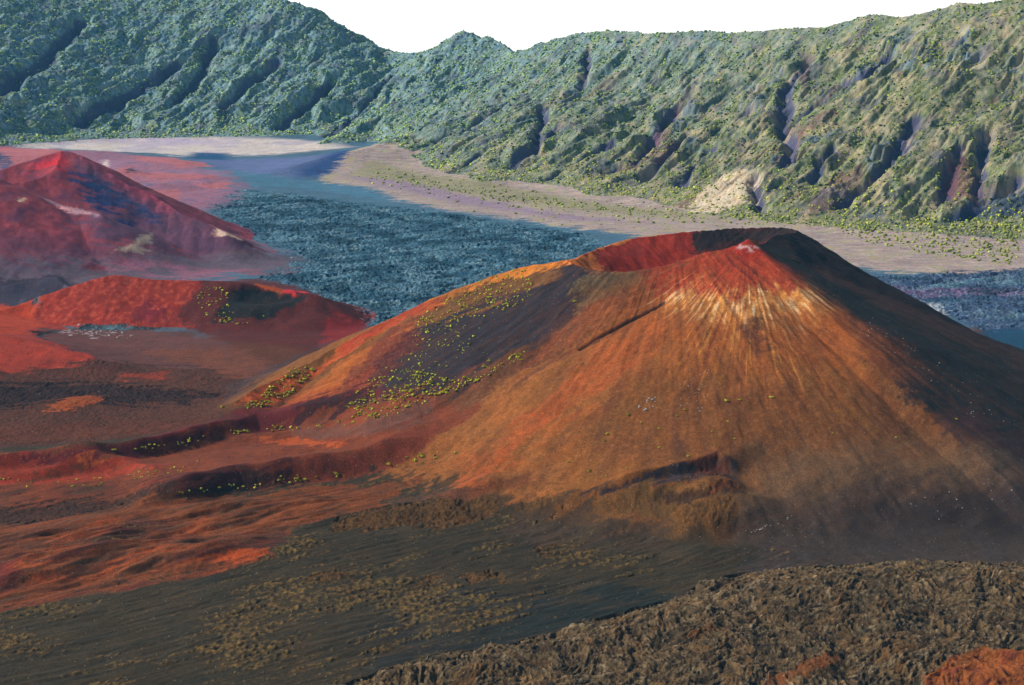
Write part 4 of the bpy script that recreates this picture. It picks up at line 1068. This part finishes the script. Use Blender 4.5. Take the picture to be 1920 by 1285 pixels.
def in_poly_random(poly, n, g):
    p = np.array(poly, float); out = []
    lo, hi = p.min(0), p.max(0)
    while len(out) < n:
        q = g.uniform(lo, hi, (n * 3, 2)); out += list(q[inside(q[:, 0], q[:, 1], poly)])
    return np.array(out[:n])
def along(pts, n, jit, g):
    p = np.array(pts, float); sg = np.linalg.norm(np.diff(p, axis=0), axis=1); cs = np.r_[0, np.cumsum(sg)]
    t = g.uniform(0, cs[-1], n)
    return np.stack([np.interp(t, cs, p[:, 0]), np.interp(t, cs, p[:, 1])], 1) + g.normal(size=(n, 2)) * [jit, jit * .5]
g = np.random.RandomState(5)
def name_cluster(uv, size, kind, place):
    """say which one: extremes by place and size, the others by their corner of the cluster"""
    n = len(uv); lab = [None] * n
    rank = np.argsort(np.argsort(size))
    uq = np.argsort(np.argsort(uv[:, 0])) / max(n - 1, 1); vq = np.argsort(np.argsort(uv[:, 1])) / max(n - 1, 1)
    sw_ = ["tiny", "small", "mid-sized", "large"]
    for i in range(n):
        sz = sw_[min(3, int(4 * rank[i] / n))]
        hh_ = ["far left", "left", "middle", "right", "far right"][min(4, int(5 * uq[i]))]
        vv_ = ["top", "middle", "bottom"][min(2, int(3 * vq[i]))]
        lab[i] = "%s %s at the %s %s of the %s" % (sz, kind, vv_, hh_, place)
    for w_, i in (("largest", int(np.argmax(size))), ("leftmost", int(np.argmin(uv[:, 0]))), ("rightmost", int(np.argmax(uv[:, 0]))), ("highest", int(np.argmin(uv[:, 1]))), ("lowest", int(np.argmax(uv[:, 1])))):
        lab[i] = "%s %s of the %s" % (w_, kind, place)
    return [l_.replace("middle middle", "centre") for l_ in lab]
CL = [  # pixels, size range in metres (radius), what, where, group
 (in_poly_random([(930, 500), (985, 505), (1010, 545), (960, 578), (890, 600), (800, 628), (775, 605), (815, 575), (880, 540)], 260, g), (1.0, 2.3), "yellow-green shrub", "scatter below the orange crest", "shrubs below the cone's orange left crest"),
 (in_poly_random([(740, 650), (800, 612), (900, 610), (900, 640), (830, 700), (720, 700)], 90, g), (.9, 1.9), "yellow shrub", "sparse blue-black ash band", "shrubs on the blue-black ash between the thickets"),
 (in_poly_random([(650, 765), (690, 705), (760, 690), (860, 712), (900, 690), (985, 655), (985, 668), (880, 725), (800, 755), (740, 780), (670, 792)], 360, g), (1.2, 2.8), "round shrub", "thicket on the cone's dark flank", "shrubs in the low thicket of the left flank"),
 (in_poly_random([(455, 768), (500, 728), (560, 682), (600, 685), (570, 720), (530, 748), (480, 772)], 120, g), (1.2, 2.6), "bright yellow shrub", "golden ridge foot", "shrubs on the golden foot of the left ridge"),
 (along([(430, 812), (520, 806), (600, 800), (650, 792), (700, 775)], 34, 7, g), (1.3, 2.7), "lime-green shrub", "row under the upper red scarp", "shrubs under the upper red scarp"),
 (along([(350, 925), (420, 915), (480, 908), (560, 898), (640, 895), (700, 880), (760, 862), (830, 850)], 44, 8, g), (1.4, 3.0), "lime-green shrub", "row under the lower maroon scarp", "shrubs under the lower maroon scarp"),
 (along([(0, 900), (80, 912), (160, 905), (250, 893), (330, 880), (380, 868)], 34, 9, g), (1.2, 2.3), "yellow shrub", "orange left edge ridges", "shrubs among the left edge ridges"),
 (along([(220, 850), (270, 840), (330, 832), (390, 818)], 22, 6, g), (1.3, 2.5), "yellow-green shrub", "thin red bank", "shrubs on the thin red bank"),
 (in_poly_random([(395, 530), (425, 535), (430, 575), (460, 595), (500, 590), (470, 612), (420, 608), (385, 590), (360, 560)], 70, g), (1.1, 2.4), "yellow shrub", "red crater ridge's dark slope", "shrubs on the red crater ridge"),
]
HAND = [((1177, 780), 3.2, "lime-green shrub left of centre on the brown cone front, beside a pale rock patch"), ((1203, 793), 2.5, "green upright shrub just below the pale rock patch on the cone front"),
 ((1140, 815), 3.0, "bright yellow shrub on the lower left of the cone front, upper of a close pair"), ((1134, 827), 2.2, "small yellow shrub tucked under a larger one on the lower left of the cone front"),
 ((1104, 884), 3.2, "flat green shrub above the dark crescent scarp at the cone's foot"), ((1361, 753), 3.2, "round lime-green shrub high on the cone front with a dark gully below it"),
 ((1387, 750), 2.4, "olive shrub right of the lime-green one high on the cone front"), ((1447, 747), 2.8, "dark grey-green shrub with a stalk on the right of the cone front"),
 ((1290, 856), 2.6, "low yellow-green shrub right of the dark gully at the cone's foot"), ((1268, 782), 2.2, "olive-yellow shrub at the head of the dark gully on the cone front"),
 ((1283, 770), 2.2, "yellowish shrub just above the gully head on the cone front"), ((1236, 840), 2.0, "small amber shrub in the middle of the lower cone front"), ((1235, 804), 1.8, "tiny amber shrub in the middle of the cone front"),
 ((1337, 810), 1.9, "small yellow shrub below the lime-green one on the cone front"), ((1365, 792), 2.0, "thin yellow shrub in a streak below the lime-green shrub"), ((1377, 823), 2.0, "small yellow shrub low on the cone front, left of centre gravel"),
 ((1340, 835), 1.9, "small dull shrub just above the crescent scarp's right end"), ((1556, 805), 2.2, "single yellow-green shrub low on the right of the cone front"), ((1562, 813), 1.6, "small pale shrub under a yellow-green one low on the right"),
 ((1793, 787), 2.2, "lone yellow shrub at the edge of the black ash on the right flank"), ((1078, 567), 3.2, "lone yellow shrub high on the grey left flank below the crater lip"), ((969, 667), 3.8, "largest yellow shrub at the upper right tip of the low thicket"),
 ((978, 676), 2.6, "yellow shrub right below the largest shrub of the low thicket"), ((917, 678), 3.8, "large lime-yellow shrub on the upper edge of the low thicket"), ((855, 850), 2.6, "lone green shrub on the pale gravel streak left of the cone front"),
 ((1065, 868), 2.0, "small amber shrub on the lower left of the cone front"), ((1175, 880), 1.8, "small yellow shrub on the rim of the dark crescent scarp"), ((1137, 893), 1.6, "tiny yellow shrub right of the flat green one at the cone's foot"),
 ((1680, 820), 1.7, "tiny amber shrub right of centre at the cone's brown foot"), ((1010, 772), 1.6, "tiny amber shrub on the smooth orange apron"), ((140, 756), 1.9, "lone lime shrub on the orange knoll amid brown lava at left"),
 ((418, 765), 3.2, "pale yellow shrub clump at the very tip of the long left ridge")]
ent = []
for uv, (r0, r1), kind, where, grp in CL:
    q, ok = cast(uv)
    sz = 0.9 * r0 + (1.2 * r1 - 0.9 * r0) * g.uniform(size=len(uv)) ** 2.0
    for i in np.nonzero(ok)[0]:
        ent.append((q[i], sz[i], uv[i], grp, kind, where))
uvh = [h_[0] for h_ in HAND]
qh, okh = cast(uvh)
ent.sort(key=lambda e: -e[1] / e[0][1])
n_ind = 300 - len(HAND)
def ground_z(x, y):
    return float(zsample(np.array([x]), np.array([y]), Z)[0])
def place(o, p, r):
    o.location = (p[0], p[1], ground_z(p[0], p[1]) - 0.1)
    o.rotation_euler = (0, 0, g.uniform(0, 6.28))
    o.scale = (r * g.uniform(.85, 1.25), r * g.uniform(.85, 1.25), r * g.uniform(.7, 1.0))
for (uv, r, lab), p, o_ in zip(HAND, qh, okh):
    k = g.randint(6)
    e = bpy.data.objects.new("shrub", None); scene.collection.objects.link(e)
    e.empty_display_size = 1
    place(e, p, r)
    e['label'] = lab; e['category'] = "shrub"; e['group'] = "single shrubs standing apart"
    for nm, me in (("foliage", LEAF_ME[k]), ("stem", TWIG_ME[k])):
        c = bpy.data.objects.new(nm, me); scene.collection.objects.link(c); c.parent = e
labs = {}
for grp in set(e_[3] for e_ in ent[:n_ind]):
    ii = [i for i in range(n_ind) if ent[i][3] == grp]
    for i, l_ in zip(ii, name_cluster(np.array([ent[i][2] for i in ii]), np.array([ent[i][1] for i in ii]), ent[ii[0]][4], ent[ii[0]][5])): labs[i] = l_
for i in range(n_ind):
    p, r, _, grp = ent[i][:4]
    o = bpy.data.objects.new("shrub", ONE_ME[g.randint(6)]); scene.collection.objects.link(o)
    place(o, p, r)
    o['label'] = labs[i]; o['category'] = "shrub"; o['group'] = grp

# scrub: the rest of the plants, far too many to count
def blobs(px, py, pz, r, c, flat=0.75):
    n = len(px)
    j = 1 + 0.28 * rng.normal(size=(n, 12))
    V = ICO_V[None] * j[..., None] * r[:, None, None]
    V[..., 2] *= flat
    V[..., 0] *= (1 + .3 * rng.uniform(-1, 1, n))[:, None]
    V = V + np.stack([px, py, pz + r * 0.25], 1)[:, None, :]
    T = ICO_F[None] + (np.arange(n) * 12)[:, None, None]
    tone = (1 + 0.2 * rng.normal(size=(n, 12))) * (1 + 0.22 * rng.normal(size=(n, 1)))
    C = c[:, None, :] * np.clip(tone, .4, 1.8)[..., None]
    return V.reshape(-1, 3), T.reshape(-1, 3), C.reshape(-1, 3)
rest = ent[n_ind:]
rp = np.array([e_[0] for e_ in rest]); rr_ = np.array([e_[1] for e_ in rest])
rv = rng.uniform(0, 1, (len(rest), 1))
parts = [blobs(rp[:, 0], rp[:, 1], zsample(rp[:, 0], rp[:, 1], Z), rr_ * 0.85, np.array([.34, .31, .03]) * (0.8 + .5 * rv))]
# wall scrub, thicker in clumps and along the foot
NW = int(430000)
ss = rng.uniform(-0.40, 0.40, NW); yy_ = 2700 + 4000 * rng.uniform(0, 1, NW)
xx_ = ss * (yy_ + 118)
fi = np.clip(np.interp(yy_, YA, np.arange(NY)).astype(int), 0, NY - 2); fj = np.clip(np.interp(ss, SA, np.arange(NS)).astype(int), 0, NS - 2)
reg_ = REG[fi, fj]
cl1 = 1.5 * fbm((xx_ / 70).astype(F), (yy_ / 70).astype(F), 3, 401); cl2 = fbm((xx_ / 16).astype(F), (yy_ / 16).astype(F), 2, 411)
lum = COL[fi, fj].sum(-1)
colr = COL[fi, fj]
purple = (colr[:, 2] > 1.35 * colr[:, 1]) | (RAV[fi, fj] > 0.35)
hz_ = WALLH[fi, fj]
keep = (reg_ == WALL) & (cl2 + 0.6 * cl1 + rng.uniform(-.3, .3, NW) + 0.06 + 0.25 * (1 - sstep(10, 90, hz_)) > 0.12) & ~(purple & (rng.uniform(0, 1, NW) > .12)) & ~((lum > 1.15) & (rng.uniform(0, 1, NW) > .2))
foot = sstep(3300, 4600, yy_)
xk, yk = xx_[keep], yy_[keep]
zk = zsample(xk, yk, Z)
dk_ = sstep(3500, 5600, yk)
low = 1 - sstep(10, 120, hz_[keep])
rad = (0.8 + 2.5 * rng.uniform(0, 1, len(xk)) ** 2.8) * (1 + 0.6 * dk_)
gcol = alb((132, 150, 84), 4200); ycol = alb((192, 190, 96), 4000); dcol = alb((44, 72, 66), 4300)
gcf = alb((132, 158, 110), 5800); ycf = alb((184, 190, 118), 5800); dcf = alb((60, 96, 104), 5800)  # far scrub colours with the haze tint mixed in
w_ = np.clip(rng.uniform(0, 1, len(xk)) ** 1.6 * (0.7 + .9 * low) * (1 - .5 * dk_), 0, 1)[:, None]
dt_ = sstep(3900, 5600, yk)[:, None]
cc = (gcol * (1 - dt_) + gcf * dt_) * (1 - w_) + (ycol * (1 - dt_) + ycf * dt_) * w_
dsel = (rng.uniform(0, 1, len(xk)) < .30 * (1 - .6 * low))[:, None]
cc = np.where(dsel, dcol * (1 - dt_) + dcf * dt_, cc)
parts.append(blobs(xk, yk, zk, rad, cc))
# loose scrub on the tan skirt at the foot of the right wall
uv = np.vstack([along([(700, 330), (800, 345), (900, 362), (1050, 385), (1250, 402), (1500, 415)], 500, 14, rng), in_poly_random([(1540, 420), (1900, 405), (1915, 500), (1760, 480), (1640, 460)], 650, rng), along([(700, 330), (900, 372), (1200, 408)], 160, 22, rng)])
q, ok = cast(uv); q = q[ok]; q = q[q[:, 1] > 2650]
rw_ = rng.uniform(0, 1, (len(q), 1))
parts.append(blobs(q[:, 0], q[:, 1], zsample(q[:, 0], q[:, 1], Z), 1.6 + 2.6 * rng.uniform(0, 1, len(q)) ** 2, np.array([.26, .28, .045]) * (.6 + .7 * rw_)))
off = 0; VV = []; TT = []; CC = []
for V_, T_, C_a in parts:
    VV.append(V_); TT.append(T_ + off); CC.append(C_a); off += len(V_)
print("scrub plants", sum(len(v_) for v_ in VV) // 12)
o = bpy.data.objects.new("scrub", mesh_np("scrub", np.vstack(VV), np.vstack(TT), M_scrub, np.vstack(CC), True))
scene.collection.objects.link(o); o['kind'] = 'stuff'

# stones
def stone_mesh(seed, name="stone"):
    g2 = np.random.RandomState(seed)
    V = ICO_V; T = ICO_F
    E = {}; V = [tuple(v_) for v_ in V]; NT = []
    def midp(a, b):
        k = (min(a, b), max(a, b))
        if k not in E:
            m_ = (np.array(V[a]) + np.array(V[b])) / 2; V.append(tuple(m_ / np.linalg.norm(m_))); E[k] = len(V) - 1
        return E[k]
    for a, b, c in T:
        ab, bc, ca_ = midp(a, b), midp(b, c), midp(c, a); NT += [(a, ab, ca_), (b, bc, ab), (c, ca_, bc), (ab, bc, ca_)]
    V = np.array(V); cuts = g2.normal(size=(9, 3)); cuts /= np.linalg.norm(cuts, axis=1)[:, None]
    lim = g2.uniform(.55, .9, 9)
    for c, l_ in zip(cuts, lim):
        d = V @ c; V = V - np.outer(np.maximum(d - l_, 0), c)
    V *= [1.2, .9, .7]
    return mesh_np(name, V, np.array(NT), M_stone)
ST_ME = [stone_mesh(50 + i) for i in range(5)]
SC = [
 (in_poly_random([(1600, 590), (1660, 600), (1850, 740), (1900, 800), (1820, 790), (1700, 680), (1620, 630)], 40, g), (.5, .95), "pale stone", "cone's black right flank", "pale stones on the black right flank"),
 (in_poly_random([(120, 615), (200, 614), (270, 625), (240, 636), (140, 628)], 34, g), (1.1, 2.6), "whitish boulder", "dark basin floor", "whitish boulders in the dark basin"),
 (along([(1370, 1000), (1400, 1002), (1420, 995), (1440, 985), (1450, 990), (1490, 970)], 14, 4, g), (.6, 1.1), "light stone", "string beside the brown lava knob", "string of pale stones by the lava knob"),
 (in_poly_random([(1195, 765), (1215, 745), (1235, 745), (1225, 765), (1205, 772)], 14, g), (.9, 2.0), "tan boulder", "pale rock patch on the cone", "boulders of the pale rock patch"),
 (in_poly_random([(1280, 690), (1330, 690), (1320, 780), (1270, 760)], 26, g), (.5, 1.0), "tan stone", "streaked scree on the cone front", "small tan stones on the cone front scree"),
 (in_poly_random([(1700, 930), (1900, 900), (1910, 970), (1720, 990)], 9, g), (.6, 1.1), "lone stone", "smooth ash plain at right", "light stones on the ash plain"),
]
for uv, (r0, r1), kind, where, grp in SC:
    q, ok = cast(uv)
    q = q[ok]; uv = uv[ok]
    sz = r0 + (r1 - r0) * g.uniform(size=len(uv)) ** 2
    for p, r, l_ in zip(q, sz, name_cluster(uv, sz, kind, where)):
        o = bpy.data.objects.new("stone", ST_ME[g.randint(5)]); scene.collection.objects.link(o)
        o.location = (p[0], p[1], ground_z(p[0], p[1]) + r * .15); o.rotation_euler = (g.uniform(-.3, .3), g.uniform(-.3, .3), g.uniform(0, 6.28)); o.scale = (r, r, r)
        o['label'] = l_; o['category'] = "stone"; o['group'] = grp
print("plants", time.time() - T0)

# ------------------------------------------------------------------ haze: one closed box of thin even air
def haze():
    x, y0, y1, z0, z1 = 7000, -600, 7700, -40, 780
    vs = [(-x, y0, z0), (x, y0, z0), (x, y1, z0), (-x, y1, z0), (-x, y0, z1), (x, y0, z1), (x, y1, z1), (-x, y1, z1)]
    fs = [(0, 3, 2, 1), (4, 5, 6, 7), (0, 1, 5, 4), (1, 2, 6, 5), (2, 3, 7, 6), (3, 0, 4, 7)]
    me = bpy.data.meshes.new("haze"); me.from_pydata(vs, [], fs); me.update()
    m = bpy.data.materials.new("thin_air"); m.use_nodes = True
    nt = m.node_tree; nt.nodes.clear()
    out = nd(nt, "ShaderNodeOutputMaterial"); pv = nd(nt, "ShaderNodeVolumePrincipled")
    pv.inputs['Color'].default_value = HAZE_COL + (1,)
    pv.inputs['Density'].default_value = SIG
    pv.inputs['Anisotropy'].default_value = 0.0
    nt.links.new(pv.outputs[0], out.inputs['Volume'])
    m.cycles.homogeneous_volume = True if hasattr(m.cycles, 'homogeneous_volume') else None
    me.materials.append(m)
    o = bpy.data.objects.new("haze", me); scene.collection.objects.link(o)
    o['kind'] = 'stuff'
HAZE_COL = (0.10, 0.42, 0.66)
haze()
print("Z range", float(Z.min()), float(Z.max()))
